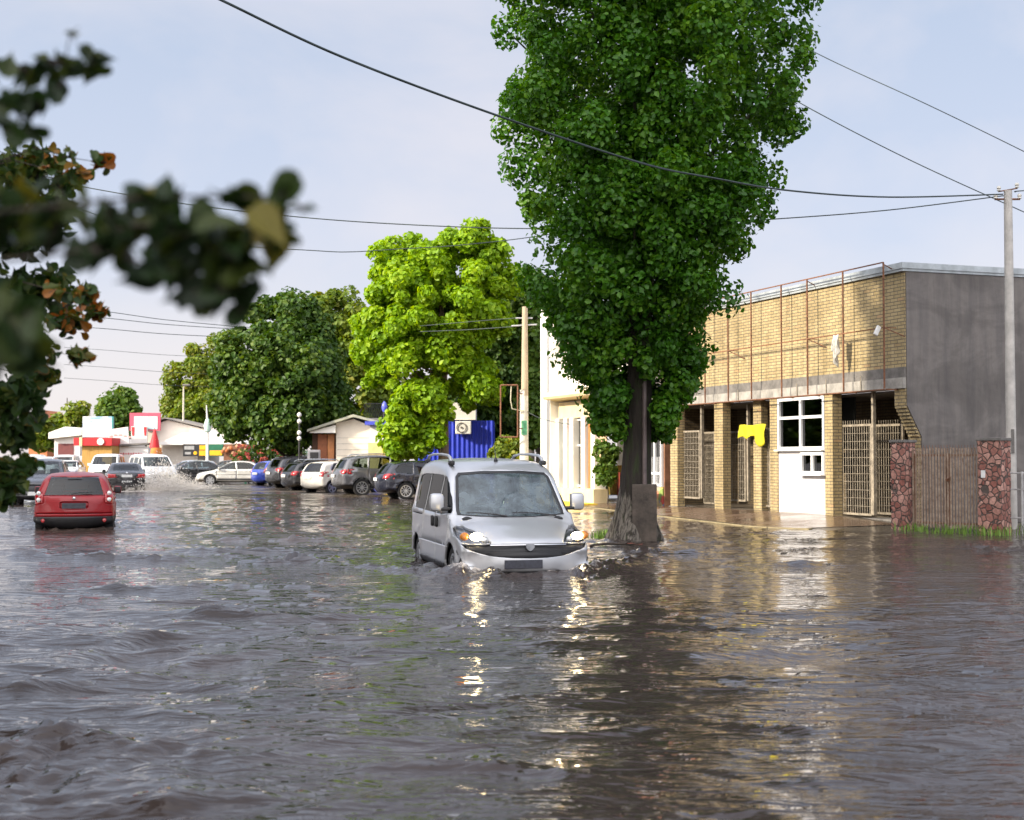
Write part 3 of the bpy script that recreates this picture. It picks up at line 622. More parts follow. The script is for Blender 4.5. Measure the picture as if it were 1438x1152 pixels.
    for k in range(9):
        z = 2.06 + k * .077; y = -.36 + .36 * (z - 2.05) / .67; m.box((.17, y + .02, z), (.345, .07, .06))
    m.build('brick_toothing', BRICK, t)
    # rusty sign frame standing off the upper wall
    fr = MB(); yf = .32; xs = [fs(p) for p in (1005, 1038, 1071, 1114, 1151, 1202, 1260)]; x0, x1 = xs[-1], L
    for x in xs + [fs(975), fs(950)]: fr.box((x, yf, (H0 + 5.86) / 2 + .0), (.030, .030, 5.86 - H0))
    for z in (H0 - .02, 4.42, 5.86): fr.box(((x0 + x1) / 2, yf + .003, z), (x1 - x0, .026, .026))
    for x in xs[::1]:
        fr.box((x - .045, yf / 2, H0 - .021), (.03, yf, .03))
    for x in (xs[1], xs[4], xs[6]):
        fr.tube([(x, yf, 4.42), (x - .35, .02, 4.20)], .014, 6); fr.tube([(x, yf, 4.42), (x - .02, .02, 4.42)], .012, 6); fr.tube([(x, yf, 5.82), (x, .05, 5.70)], .012, 6)
    fr.build('sign_frame', RUST, t)
    for p, h in ((1123, .32), (1164, .35), (1213, .35), (1040, .3)): MB().tube([(fs(p), .07, H0 + .0), (fs(p), .075, H0 + h)], .012, 6).build('cable_stub', GRILLE, t)
    # small flood lamp near the corner
    m = MB().box((fs(1256), yf + .10, 4.36), (.05, .1, .22), 0, bev=.01, R=Matrix.Rotation(.5, 3, 'X')); m.tube([(fs(1252), yf, 4.44), (fs(1256), yf + .1, 4.42)], .012, 6)
    m.build('flood_lamp', [pmat('white lamp box', (.7, .7, .68), .4, .08, 9)], t)
    return t, yf
bb, YF = brick_building()
def bloc(s, y, z): return C0 + U * s + Vector((-U.y, U.x, 0)) * y + Vector((0, 0, z))
def cloth(name, label, cat, s0, s1, y, ztop, drops, mat, seed):
    rng = random.Random(seed); o = thing(name, label, cat, bloc(s1, y, ztop), FACE_RZ); n = 26; vs = []; K = 9; W_ = s0 - s1
    for i in range(n):
        u = i / (n - 1); d = drops[min(len(drops) - 1, int(u * len(drops)))] * (1 + .12 * rng.random())
        fi = u * (len(drops) - 1); j = int(fi); d = drops[j] + (drops[min(j + 1, len(drops) - 1)] - drops[j]) * (fi - j) + .02 * rng.random()
        for k in range(K):
            w = k / (K - 1); vs.append((u * W_, .05 * math.sin(u * 19 + w * 2) * (.3 + w) + .03, -d * w + .015 * math.sin(u * 9) * (1 - w)))
    fs_ = [(i * K + k, (i + 1) * K + k, (i + 1) * K + k + 1, i * K + k + 1) for i in range(n - 1) for k in range(K - 1)]
    ob = MB().add(vs, fs_).build('cloth', mat, o, 60); md = ob.modifiers.new('s', 'SOLIDIFY'); md.thickness = .008
    return o
cloth('yellow_cloth', 'bright yellow rag hung over the bay grille of the brick building', 'cloth', fs(1040, -.16), fs(1077, -.16), -.16, 2.44, [.22, .48, .60, .44, .33, .27, .38, .43, .28, .34], pmat('bright yellow cloth', (.50, .43, .010), .8, .08, 8), 3)
cloth('grey_rag', 'torn grey rag dangling from the rusty frame on brick wall', 'rag', fs(1191), fs(1199), YF + .03, 4.40, [.2, .5, .75, .5, .3], pmat('dirty white cloth', (.45, .44, .41), .9, .3, 12), 5)

# beige hall whose roof edge shows above the brick building
t = thing('beige_hall', 'beige hall with a flat roof rising behind the brick building', 'building', bloc(6, -15, 0), FACE_RZ)
MB().b2((-4, -9, 0), (13, 0, 7.0)).build('wall', pmat('beige render', (.62, .50, .36), .8, .08, 2), t)
MB().b2((-4.2, -9.2, 7.002), (13.2, .2, 7.15)).build('roof', pmat('beige roof edge', (.60, .46, .33), .7, .1, 3), t)

# ---- gate and stone pillars
PINKST = stone_mat('red rubble stone', (.24, .085, .065), (.54, .31, .25), (.085, .065, .055), 8.2)
def pillar(px, D, w, dpt, h, label, rz):
    p = P(px, 745, D); t = thing('stone_pillar', label, 'pillar', (p.x, D, -.1), rz, 'stone gate pillars')
    m = MB(); rng = random.Random(px); K = 10; vs = []; n = 20
    for k in range(K):
        z = (h + .1) * k / (K - 1)
        for i in range(n):
            s = i / n * 4; e = int(s); f = s - e; a = [(-1, -1), (1, -1), (1, 1), (-1, 1)]; x = a[e][0] + (a[(e + 1) % 4][0] - a[e][0]) * f; y = a[e][1] + (a[(e + 1) % 4][1] - a[e][1]) * f
            j = 1 + rng.uniform(-.045, .045); vs.append((x * w / 2 * j, y * dpt / 2 * j, z))
    m.add(vs, [(k * n + i, k * n + (i + 1) % n, (k + 1) * n + (i + 1) % n, (k + 1) * n + i) for k in range(K - 1) for i in range(n)] + [tuple((K - 1) * n + i for i in range(n))])
    m.build('shaft', PINKST, t)
    MB().box((0, 0, h + .13), (w + .05, dpt + .05, .06), bev=.01).build('cap', CONCD, t)
    return t
pA = Vector((PX(1269, 30.3), 30.3, 0)); pB = Vector((PX(1397, 28.8), 28.8, 0)); gdir = (pB - pA).normalized(); grz = math.atan2(gdir.y, gdir.x)
pillar(1269, 30.3, .34, .42, 1.88, 'narrow reddish stone gate pillar standing against the brick building', grz)
pl2 = pillar(1397, 28.8, .50, .42, 1.90, 'wide reddish stone gate pillar beside the concrete pole', grz)
MB().box((-.12, -.225, 1.33), (.09, .015, .15)).build('number_plate', pmat('white enamel', (.7, .7, .7), .4, .1, 12), pl2)
def gate():
    a, b = pA + gdir * .19, pB - gdir * .27; L = (b - a).length
    t = thing('metal_gate', 'rusty two-leaf picket gate between the stone pillars', 'gate', (a.x, a.y, -.05), grz)
    PICK = pmat('weathered grey paint and rust', (.17, .105, .07), .8, .1, 9, col2=(.37, .29, .22), bump=.2)
    n = 24
    for leaf in (0, 1):
        m = MB()
        for k in range(n // 2):
            x = L * (k + .5 + leaf * n / 2) / n; m.box((x, random.uniform(-.006, .006), .98), (.036, .018, 1.66 + random.uniform(-.02, .03)))
        x0, x1 = L * leaf / 2 + .02, L * (leaf + 1) / 2 - .02
        for z in (.25, 1.66): m.box(((x0 + x1) / 2, .03, z), (x1 - x0, .035, .045), 1)
        for x in (x0 + .02, x1 - .02): m.box((x, .031, .95), (.045, .04, 1.5), 1)
        for k in range(int(n / 2)):
            x = L * (k + 1 + leaf * n / 2) / n; m.tube([(x, .03, 1.66), (x, .03, 1.88)], [.008, .004], 5, 1)
        m.build('gate_leaf', [PICK, RUST], t)
    MB().box((L / 2 + .05, -.03, 1.15), (.10, .03, .06), bev=.01).tube([(L / 2 + .02, -.05, 1.15), (L / 2 + .12, -.06, 1.2)], .012, 6).build('latch', RUST, t)
gate()
t = thing('metal_fence', 'grey tube fence panel running on from the wide stone pillar', 'fence', (pB.x + .34, pB.y - .1, 0), grz)
m = MB()
for x in (.18, 1.6, 3.0): m.tube([(x, 0, -.1), (x, 0, 1.28)], .03, 8)
for z in (.35, .92, 1.25): m.tube([(-.1, 0, z), (3.0, 0, z)], .018, 6)
for k in range(18): m.tube([(.18 + k * .165, .02, .3), (.18 + k * .165, .02, 1.2)], .008, 5)
m.build('railing', pmat('grey tube', (.36, .36, .36), .5, .25, 8), t)

# ---- poles
POLEM = pmat('spun concrete pole', (.46, .44, .41), .8, .2, 4, bump=.35, bscale=60)
def pole(name, label, base, top, r0, r1, mat=POLEM, n=12):
    b = Vector(base); t = thing(name, label, 'pole', b); H = top - b.z
    MB().tube([(0, 0, -.3), (0, 0, H * .5), (0, 0, H)], [r0, (r0 + r1) / 2, r1], n).build('post', mat, t, 50); return t, H
PR = Vector((PX(1420, 29.6), 29.6, 0)); ZR = PZ(268, 29.6)
t, H = pole('utility_pole', 'pale concrete power pole beside the wide stone pillar', PR, ZR, .115, .085)
m = MB().tube([(-.28, 0, H - .18), (.25, 0, H - .18)], .022, 6); m.tube([(-.2, 0, H - .02), (.2, 0, H + .05)], .015, 6); m.build('crossarm', RUST, t)
for x, z in ((-.26, -.18), (.24, -.18), (-.19, -.02), (.19, .05)):
    MB().lathe([(.012, 0), (.045, .02), (.03, .05), (.048, .07), (.035, .11), (.005, .12)], 12, Matrix.Translation((x, 0, H + z))).build('insulator', pmat('white porcelain', (.6, .58, .52), .2, .2, 9), t, 40)
MB().box((0, -.10, 1.9), (.06, .04, .5)).build('cable_box', CONCD, t)
PM = Vector((PX(736, 50), 50, 0)); ZM = PZ(431, 50)
WOODP = pmat('tan timber pole', (.40, .32, .22), .85, .25, 3, stretch=(4, 4, .5), bump=.3)
t = thing('utility_pole', 'timber pole on a whitewashed concrete footing behind the van', 'pole', PM)
zj = PZ(548, 50)
MB().tube([(0, 0, -.3), (0, 0, zj)], [.17, .15], 10).build('footing', pmat('white limewash', (.62, .60, .52), .85, .15, 3), t, 50)
MB().tube([(.02, -.02, zj - .2), (.03, 0, ZM)], [.13, .10], 10).build('post', WOODP, t, 50)
MB().tube([(-.45, 0, PZ(458, 50)), (.45, 0, PZ(456, 50))], .03, 6).tube([(-.3, 0, PZ(447, 50)), (.3, 0, PZ(447, 50))], .025, 6).build('crossarm', pmat('grey steel arm', (.4, .4, .4), .5, .2, 8), t)
MB().box((0, -.17, PZ(601, 50)), (.2, .02, .5)).build('notice', pmat('green notice', (.10, .34, .18), .6, .4, 6), t)
# rusty rectangular frame hung on the timber pole
t = thing('sign_frame', 'empty rusty rectangular frame beside the timber pole', 'sign frame', (0, 49.7, 0))
m = MB(); xa, xb, za, zb_ = PX(703, 49.7), PX(727, 49.7), PZ(614, 49.7), PZ(541, 49.7)
for a, b in (((xa, za), (xa, zb_)), ((xb, za), (xb, zb_)), ((xa, za), (xb, za)), ((xa, zb_), (xb, zb_))): m.tube([(a[0], 0, a[1]), (b[0], 0, b[1])], .03, 6)
for z in (za + .3, zb_ - .3): m.tube([(xb, 0, z), (PX(734, 49.7), .1, z)], .022, 6)
m.build('frame', RUST, t)
m = MB().tube([(PX(718, 49.7), .02, PZ(541, 49.7)), (PX(717, 49.7), .05, PZ(562, 49.7)), (PX(719, 49.7), .04, PZ(574, 49.7)), (PX(731, 49.7), .1, PZ(577, 49.7)), (PX(735, 49.7), .15, PZ(577, 49.7))], .022, 6); m.build('loose_cable', pmat('pale cable', (.5, .48, .35), .6, .1, 8), t, 60)

# ---- white shop beyond the poplar (same frontage line)
WHITEW = pmat('white lime render', (.80, .77, .70), .8, .05, 1.5)
CREAM = pmat('cream painted stone', (.66, .55, .34), .75, .12, 2.5)
t = thing('white_shop', 'white shop with tall parapet and big display windows behind the poplar', 'building', bloc(0, 0, 0), FACE_RZ)
sA, sB = 13.2, fs(770); s1 = fs(797)
MB().b2((fs(784), -.5, -.1), (sB, .3, 6.95)).b2((s1, -.6, 5.6), (fs(784) - .003, .1, 6.6)).build('tower_wall', WHITEW, t)
MB().b2((sA, -.6, 3.2), (fs(784) - .006, -.2, 5.2)).build('upper_wall', WHITEW, t)
m = MB(); m.prism([(-.2, 3.55), (.55, 3.62), (.6, 3.7), (.5, 3.85), (.1, 3.95), (-.2, 3.95)], 'x', fs(850), fs(784)); m.build('cornice', CREAM, t)
MB().b2((fs(845), -.2, 2.95), (fs(786), .04, 3.5)).build('lintel', CREAM, t)
MB().b2((sB - .02, -.6, 4.08), (sB + 1.9, -.45, 4.52)).build('projecting_sign', WHITEW, t)
m = MB()
for px in (786, 797, 806, 822, 836): m.b2((fs(px) - .16, -.3, .3), (fs(px) + .16, .1, 2.95))
m.build('shopfront_pier', WHITEW, t)
for xa, xb in ((796, 788), (822, 807)):
    fr = MB()
    a, b = fs(xa), fs(xb)
    for x in (a, b): fr.box((x, -.1, 1.75), (.06, .06, 2.3))
    for z in (.62, 2.0, 2.88): fr.box(((a + b) / 2, -.1, z), (b - a, .055, .06))
    w = fr.build('window', PVC, t); MB().b2((a, -.13, .62), (b, -.12, 2.9)).build('pane', glass_mat('shop glass', (.55, .6, .6), spec=1.6), w)
for pa, pb, za, zb2, cc in ((804, 799, .75, 2.75, (.62, .45, .42)), (806.5, 805.2, .6, 2.2, (.45, .06, .10)), (820, 813, .7, 1.3, (.55, .36, .05)), (820, 815, 1.35, 2.1, (.12, .16, .10)), (795, 791, 1.2, 2.6, (.25, .40, .42)), (848, 838, 1.5, 2.6, (.50, .33, .20)), (848, 841, .65, 1.4, (.10, .14, .08))):
    MB().b2((fs(pa), -.118, za), (fs(pb), -.095, zb2)).build('poster', pmat('shop poster', cc, .6, .3, 4), t)
for pa, pb, za, zb2 in ((812, 806, 5.75, 6.25), (822, 815, 5.55, 6.0)):
    MB().b2((fs(pa), .305 if pa < 800 else .102, za), (fs(pb), .125, zb2)).build('sign_patch', pmat('blue sign paint', (.10, .20, .55), .6, .25, 4), t)
MB().b2((fs(834), -.28, .2), (fs(826), .0, 2.9)).build('door', pmat('orange brown door', (.42, .17, .05), .5, .2, 5), t)
MB().b2((fs(850), -.1, -.2), (sB + .2, .42, .55)).build('plinth', CREAM, t)
MB().b2((fs(856), .425, -.2), (sB + .6, 1.0, .10)).build('step', pmat('yellow painted kerb step', (.72, .50, .05), .7, .2, 3), t)
MB().b2((sA, -3.0, 0), (sB, -2.7, 3.4)).build('back_wall', pmat('cream interior', (.55, .48, .38), .8, .15, 3), t)
MB().b2((sA, -2.7, 3.2), (sB - .4, -.62, 3.4)).build('ceiling', WHITEW, t)
m = MB(); rg = random.Random(4)
for k in range(9): m.b2((fs(842) + k * .8, -1.6, .3), (fs(842) + k * .8 + .5, -1.2, 1.0 + rg.random() * .8), k % 3)
m.build('display_goods', [pmat('goods green', (.1, .25, .08), .7, .3, 8), pmat('goods red', (.4, .08, .05), .7, .3, 8), pmat('goods ochre', (.5, .33, .08), .7, .3, 8)], t)

# ---- dark kiosk front between trunk and brick building
t = thing('corner_kiosk', 'dark kiosk with barred window and painted flowers between trunk and brick building', 'kiosk', bloc(0, 0, 0), FACE_RZ)
a, b = 12.25, 13.15 + 1.6
MB().b2((a, -2.2, 0), (b, -.15, 3.1)).build('wall', pmat('brown kiosk wall', (.25, .12, .07), .8, .3, 3), t)
fr = MB()
for x in (a + .1, a + .55, a + 1.0): fr.box((x, -.1, 1.5), (.07, .08, 1.6))
for z in (.75, 1.1, 2.3): fr.box((a + .55, -.1, z), (.9, .075, .07))
for k in range(9): fr.tube([(a + .15 + k * .1, -.04, .75), (a + .15 + k * .1, -.04, 1.6)], .008, 5)
w = fr.build('window', PVC, t); MB().b2((a + .1, -.14, .75), (a + 1.0, -.12, 2.3)).build('pane', WGLASS, w)
def flowers_mat():
    m, nt, out = new_mat('painted flower panel'); tc = N(nt, 'ShaderNodeTexCoord'); v = N(nt, 'ShaderNodeTexVoronoi', Scale=5.0); nt.links.new(tc.outputs['Object'], v.inputs['Vector'])
    sp = N(nt, 'ShaderNodeSeparateColor'); nt.links.new(v.outputs['Color'], sp.inputs[0])
    r = ramp(nt, sp.outputs[0], [(.2, (.5, .42, .2)), (.4, (.5, .06, .06)), (.6, (.1, .25, .07)), (.8, (.65, .5, .1)), (1, (.12, .2, .4))])
    b = N(nt, 'ShaderNodeBsdfPrincipled', Roughness=.6); nt.links.new(r.outputs[0], b.inputs['Base Color']); nt.links.new(b.outputs[0], out.inputs[0]); return m
MB().b2((a + .05, -.14, .0), (b - .3, -.1, .7)).build('painted_panel', flowers_mat(), t)
t = thing('planter_tub', 'dark red tub standing at the kiosk wall by the brick pillar', 'tub', bloc(fs(922), .35, .1))
MB().lathe([(.01, 0), (.24, 0), (.28, .1), (.30, .42), (.32, .46), (.28, .47), (.26, .42), (.01, .40)], 20).build('tub', pmat('dark red plastic', (.12, .02, .015), .6, .2, 6), t, 40)

# ---- concrete stub and pipe beside the trunk
t = thing('pipe_post', 'tall thin steel pipe set in a concrete stub at the poplar trunk', 'post', (PX(905, 26.75), 26.75, 0), -.1)
MB().box((0, 0, .35), (.46, .42, 1.42), bev=.02).build('footing', pmat('stained concrete', (.075, .060, .048), .95, .55, 3.5, bump=.5, bscale=14), t)
MB().tube([(.0, 0, 1.0), (.01, 0, 3.7)], .045, 10).build('pipe', pmat('brown grey pipe', (.12, .09, .085), .5, .3, 5), t, 50)

# ---- kiosks and huts beyond the lime tree
BLUE = pmat('blue corrugated sheet', (.012, .035, .48), .45, .15, 2)
def corrugated(m, x0, x1, y, z0, z1, pitch=.2, d=.03, mi=0):
    n = int((x1 - x0) / pitch); vs = []; 
    for k in range(n * 4 + 1):
        x = x0 + (x1 - x0) * k / (n * 4); o = (0, 0, -d, -d)[k % 4]; vs += [(x, y + o, z0), (x, y + o, z1)]
    m.add(vs, [(2 * i, 2 * i + 2, 2 * i + 3, 2 * i + 1) for i in range(n * 4)], mi)
D = 62
t = thing('blue_kiosk', 'blue corrugated metal kiosk with white roof fascia behind the lime tree', 'kiosk', (0, D, 0))
m = MB(); x0, x1 = PX(585, D), PX(694, D); corrugated(m, x0, x1, 0, 0, PZ(591, D)); m.b2((x0, .02, 0), (x1, 3, PZ(591, D) - .05)); m.build('wall', BLUE, t)
MB().b2((PX(630, D), -.25, PZ(590, D)), (PX(668, D), 3.2, PZ(566, D))).build('fascia', WHITEW, t)
ac = thing('air_conditioner', 'white air conditioner box on the blue kiosk wall', 'air conditioner', (PX(651, D), D - .28, PZ(601, D)))
MB().box((0, 0, 0), (.68, .35, .56), bev=.03).build('casing', WHITEW, ac)
MB().lathe([(.2, 0), (.22, .02), (.2, .03), (.18, .01)], 24, Matrix.Translation((-.08, -.19, 0)) @ Matrix.Rotation(PI / 2, 4, 'X')).lathe([(.05, .02), (.005, .03)], 12, Matrix.Translation((-.08, -.19, 0)) @ Matrix.Rotation(PI / 2, 4, 'X')).build('fan_guard', CONCD, ac)
D = 57
t = thing('blue_fence', 'blue corrugated sheet fence next to the white shop', 'fence', (0, D, 0))
m = MB(); corrugated(m, PX(762, D), PX(786, D), 0, 0, PZ(590, D)); m.build('sheet', BLUE, t)
MB().box(((PX(762, D) + PX(786, D)) / 2, .03, PZ(592, D)), (.75, .04, .06)).build('rail', BLUE, t)

def hut():
    D = 72; t = thing('white_hut', 'small white gabled hut with brown door under its porch', 'hut', (0, D, 0))
    xw, xe, zr, ze = PX(472, D), PX(524, D), PZ(586, D), PZ(600, D); xm = PX(497, D)
    MB().prism([(xw, 0), (xe, 0), (xe, ze), (xm, zr - .1), (xw, PZ(594, D))], 'y', 0, 5).build('wall', pmat('white hut boards', (.70, .64, .55), .8, .06, 2), t)
    r = MB(); 
    xo = PX(433, D); zo = PZ(607, D)
    r.prism([(xo, zo), (xm, zr), (xm, zr + .13), (xo, zo + .13)], 'y', -.5, 5.4); r.prism([(xm + .003, zr), (PX(532, D), PZ(595, D)), (PX(532, D), PZ(595, D) + .12), (xm + .003, zr + .13)], 'y', -.5, 5.4)
    r.build('roof', pmat('grey green roofing', (.36, .36, .28), .8, .15, 3), t)
    MB().prism([(xo + .1, zo - .05), (xw - .004, zo - .05), (xw - .004, PZ(597, D)), (xo + .1, zo + .02)], 'y', -.3, -.15).build('porch_board', WHITEW, t)
    MB().b2((PX(437, D), .4, 0), (xw - .01, 4.5, zo)).build('side_room', pmat('dark hut side', (.10, .05, .03), .8, .2, 4), t)
    MB().b2((PX(445, D), .30, 0), (PX(458, D), .39, PZ(610, D))).build('door', pmat('brown door', (.30, .10, .04), .6, .2, 5), t)
    MB().b2((PX(459, D), .28, 0), (PX(468, D), .39, PZ(610, D))).build('door', pmat('orange door', (.55, .22, .08), .6, .2, 5), t)['label'] = 'lighter orange door leaf'
    m = MB()
    for k in range(9): m.b2((xw + .05, -.012, .2 + k * .3), (xe - .05, -.002, .215 + k * .3))
    m.build('cladding_line', CONC, t)
hut()
D = 70
t = thing('white_kiosk', 'white kiosk with blue top band and yellow panels by the hut', 'kiosk', (0, D, 0))
MB().b2((PX(519, D), 0, 0), (PX(545, D), 3, PZ(597, D))).build('wall', WHITEW, t)
MB().b2((PX(513, D), -.3, PZ(597, D) + .004), (PX(549, D), 3.2, PZ(592, D))).build('roof', pmat('blue fascia', (.06, .08, .50), .5, .15, 3), t)
MB().b2((PX(517, D), -.04, .2), (PX(537, D), -.003, PZ(622, D))).build('lower_panel', pmat('pale yellow panel', (.74, .58, .25), .6, .1, 3), t)
MB().b2((PX(538, D), -.12, .2), (PX(547, D), -.005, PZ(623, D))).build('counter', pmat('yellow panel', (.75, .48, .03), .6, .1, 3), t)
t = thing('wrought_grille', 'wavy black railing on the roof behind the white kiosk', 'railing', (0, D + 4, 0))
m = MB(); Dg = D + 4; x0, x1, z0, z1 = PX(512, Dg), PX(537, Dg), PZ(588, Dg), PZ(567, Dg)
for k in range(9):
    x = x0 + (x1 - x0) * k / 8; m.tube([(x + .06 * math.sin(q * 2.2), 0, z0 + (z1 - z0) * q / 6) for q in range(7)], .022, 5)
for z in (z0, z1): m.tube([(x0, 0, z), (x1, 0, z)], .02, 5)
m.build('bars', BLACKP, t)
MB().b2((x0 - .4, -1, 0), (x1 + .6, 3, z0)).build('roof_base', pmat('grey store wall', (.3, .28, .25), .8, .1, 3), t)
t = thing('blue_lantern', 'blue lantern on a short post above the white kiosk', 'lantern', (PX(539, D + 1), D + 1, 0))
zl = PZ(592, D + 1)
MB().tube([(0, 0, 0), (0, 0, zl + .55)], .05, 8).build('post', BLACKP, t)
MB().lathe([(.04, 0), (.12, .1), (.15, .28), (.10, .45), (.03, .55)], 12, Matrix.Translation((.02, 0, zl + .45))).build('lamp_head', pmat('violet blue glass', (.12, .14, .6), .3, .2, 6), t, 40)
# ---------------------------------------------------------------- foliage
def leaf_mesh(name, C, Nn, size, rnd, mat, rng, parent=None, fold=.18, asp=1.0, fine=False):
    n = len(C); Nn = Nn / np.linalg.norm(Nn, axis=1, keepdims=True)
    a = rng.normal(size=(n, 3)); a -= Nn * (a * Nn).sum(1, keepdims=True); a /= np.linalg.norm(a, axis=1, keepdims=True); b = np.cross(Nn, a)
    half = [(.17, -.53), (.34, -.40), (.42, -.20), (.385, -.02), (.33, .06), (.27, .22), (.20, .27), (.13, .44), (.05, .55)] if fine else [(.42, -.12), (.3, .28)]
    k = len(half); uv = np.array([(0, -.5)] + [(u * asp, v) for u, v in half] + [(0, .80 if fine else .6)] + [(-u * asp, v) for u, v in half[::-1]]); m = 2 * k + 2
    V = C[:, None, :] + size[:, None, None] * (a[:, None, :] * uv[None, :, 0:1] + b[:, None, :] * uv[None, :, 1:2] + Nn[:, None, :] * (np.abs(uv[:, 0]) * fold * 2 - .3 * fold * (uv[:, 1] > .4))[None, :, None])
    me = bpy.data.meshes.new(name); me.vertices.add(n * m); me.vertices.foreach_set('co', V.astype(np.float32).ravel())
    f = np.array([list(range(k + 2)), [0] + list(range(k + 1, m))]); idx = (np.arange(n)[:, None, None] * m + f[None]).reshape(-1)
    me.loops.add(n * 2 * (k + 2)); me.loops.foreach_set('vertex_index', idx.astype(np.int32)); me.polygons.add(n * 2)
    me.polygons.foreach_set('loop_start', (np.arange(n * 2) * (k + 2)).astype(np.int32))
    me.polygons.foreach_set('use_smooth', np.ones(n * 2, dtype=bool))
    at = me.attributes.new('rnd', 'FLOAT', 'POINT'); at.data.foreach_set('value', np.repeat(rnd, m).astype(np.float32))
    me.update(calc_edges=True); me.validate()
    return link(name, me, parent, [mat])
def clump_leaves(cs, rs, nper, size, rng, up=.35, squash=.85, hue_clump=.35, inner=.45):
    K = len(cs); n = K * nper
    d = rng.normal(size=(n, 3)); d /= np.linalg.norm(d, axis=1, keepdims=True)
    rr = inner + (1 - inner) * rng.random(n) ** .6
    C = np.repeat(cs, nper, 0) + d * (np.repeat(rs, nper) * rr)[:, None] * np.array([1, 1, squash])
    Nn = d * .8 + rng.normal(size=(n, 3)) * .45 + np.array([0, 0, up])
    sz = size * (.65 + .7 * rng.random(n)); rnd = np.clip(np.repeat(rng.random(K), nper) * hue_clump + rng.random(n) * (1 - hue_clump), 0, 1)
    return C, Nn, sz, rnd
def crown_from_ellipsoids(ells, rng, cr):
    """clump centres spread over the outer part of each ellipsoid"""
    cs = []; rs = []
    for (x, y, z, rx, ry, rz, n) in ells:
        d = rng.normal(size=(n, 3)); d /= np.linalg.norm(d, axis=1, keepdims=True); r = .45 + .55 * rng.random(n) ** .55
        cs.append(np.array([x, y, z]) + d * r[:, None] * np.array([rx, ry, rz])); rs.append(cr * (.6 + .8 * rng.random(n)))
    return np.vstack(cs), np.concatenate(rs)
BARK = pmat('rough bark', (.055, .042, .032), .9, .45, 5, bump=.9, stretch=(6, 6, .8), bscale=8)
BARKL = pmat('pale bark', (.17, .12, .075), .9, .4, 5, bump=.9, stretch=(6, 6, .8), bscale=8)
def trunk_mesh(name, base, top, r0, r1, limbs, mat, parent, rng, flare=1.5, n=12, bend=.15):
    m = MB(); base = Vector(base); top = Vector(top); pts = []; rs = []
    K = 14
    for k in range(K + 1):
        t = k / K; off = Vector((math.sin(t * 5 + base.x), math.cos(t * 4 + base.y), 0)) * bend * t * (1 - .3 * t)
        pts.append(base.lerp(top, t) + off); rs.append((r0 + (r1 - r0) * t) * (1 + (flare - 1) * math.exp(-t * 14)))
    m.tube(pts, rs, n)
    for c in limbs:
        c = Vector(c); k = int(np.clip((c.z - base.z) / max(.1, top.z - base.z) * K * .72, 3, K - 1)); a = pts[k]; mid = a.lerp(c, .5) + Vector((0, 0, -.1 * (c - a).length * .5))
        r = rs[k] * .42; m.tube([a, mid, c], [r, r * .6, r * .2], 6)
    return m.build(name, mat, parent, 60)
def tree(name, label, base, height, r0, ells, leaf, cr, nper, mat, seed, bark=BARK, group=None, cat='tree', limbs=14, up=.35, flare=1.5, squash=.85):
    rng = np.random.default_rng(seed); b = Vector(base); t = thing(name, label, cat, b, 0, group)
    cs, rs = crown_from_ellipsoids(ells, rng, cr)
    C, Nn, sz, rnd = clump_leaves(cs, rs, nper, leaf, rng, up, squash)
    leaf_mesh('crown', C, Nn, sz, rnd, mat, rng, t)
    trunk_mesh('trunk', (0, 0, -.3), (0, 0, height), r0, r0 * .2, [cs[i] for i in rng.choice(len(cs), min(limbs, len(cs)), False)], bark, t, rng, flare)
    return t
# ---------------------------------------------------------------- numpy gradient noise
def hash2(ix, iy, seed):
    h = (ix.astype(np.int64) * 374761393 + iy.astype(np.int64) * 668265263 + seed * 974711) & 0x7fffffff
    h = ((h ^ (h >> 13)) * 1274126177) & 0x7fffffff; return ((h ^ (h >> 16)) & 0xffff) / 65535.0
def gnoise(x, y, seed):
    ix, iy = np.floor(x), np.floor(y); fx, fy = x - ix, y - iy; u = fx ** 3 * (fx * (fx * 6 - 15) + 10); v = fy ** 3 * (fy * (fy * 6 - 15) + 10)
    def g(a, b):
        t = hash2(ix + a, iy + b, seed) * 2 * PI; return np.cos(t) * (fx - a) + np.sin(t) * (fy - b)
    return ((g(0, 0) * (1 - u) + g(1, 0) * u) * (1 - v) + (g(0, 1) * (1 - u) + g(1, 1) * u) * v) * 1.5
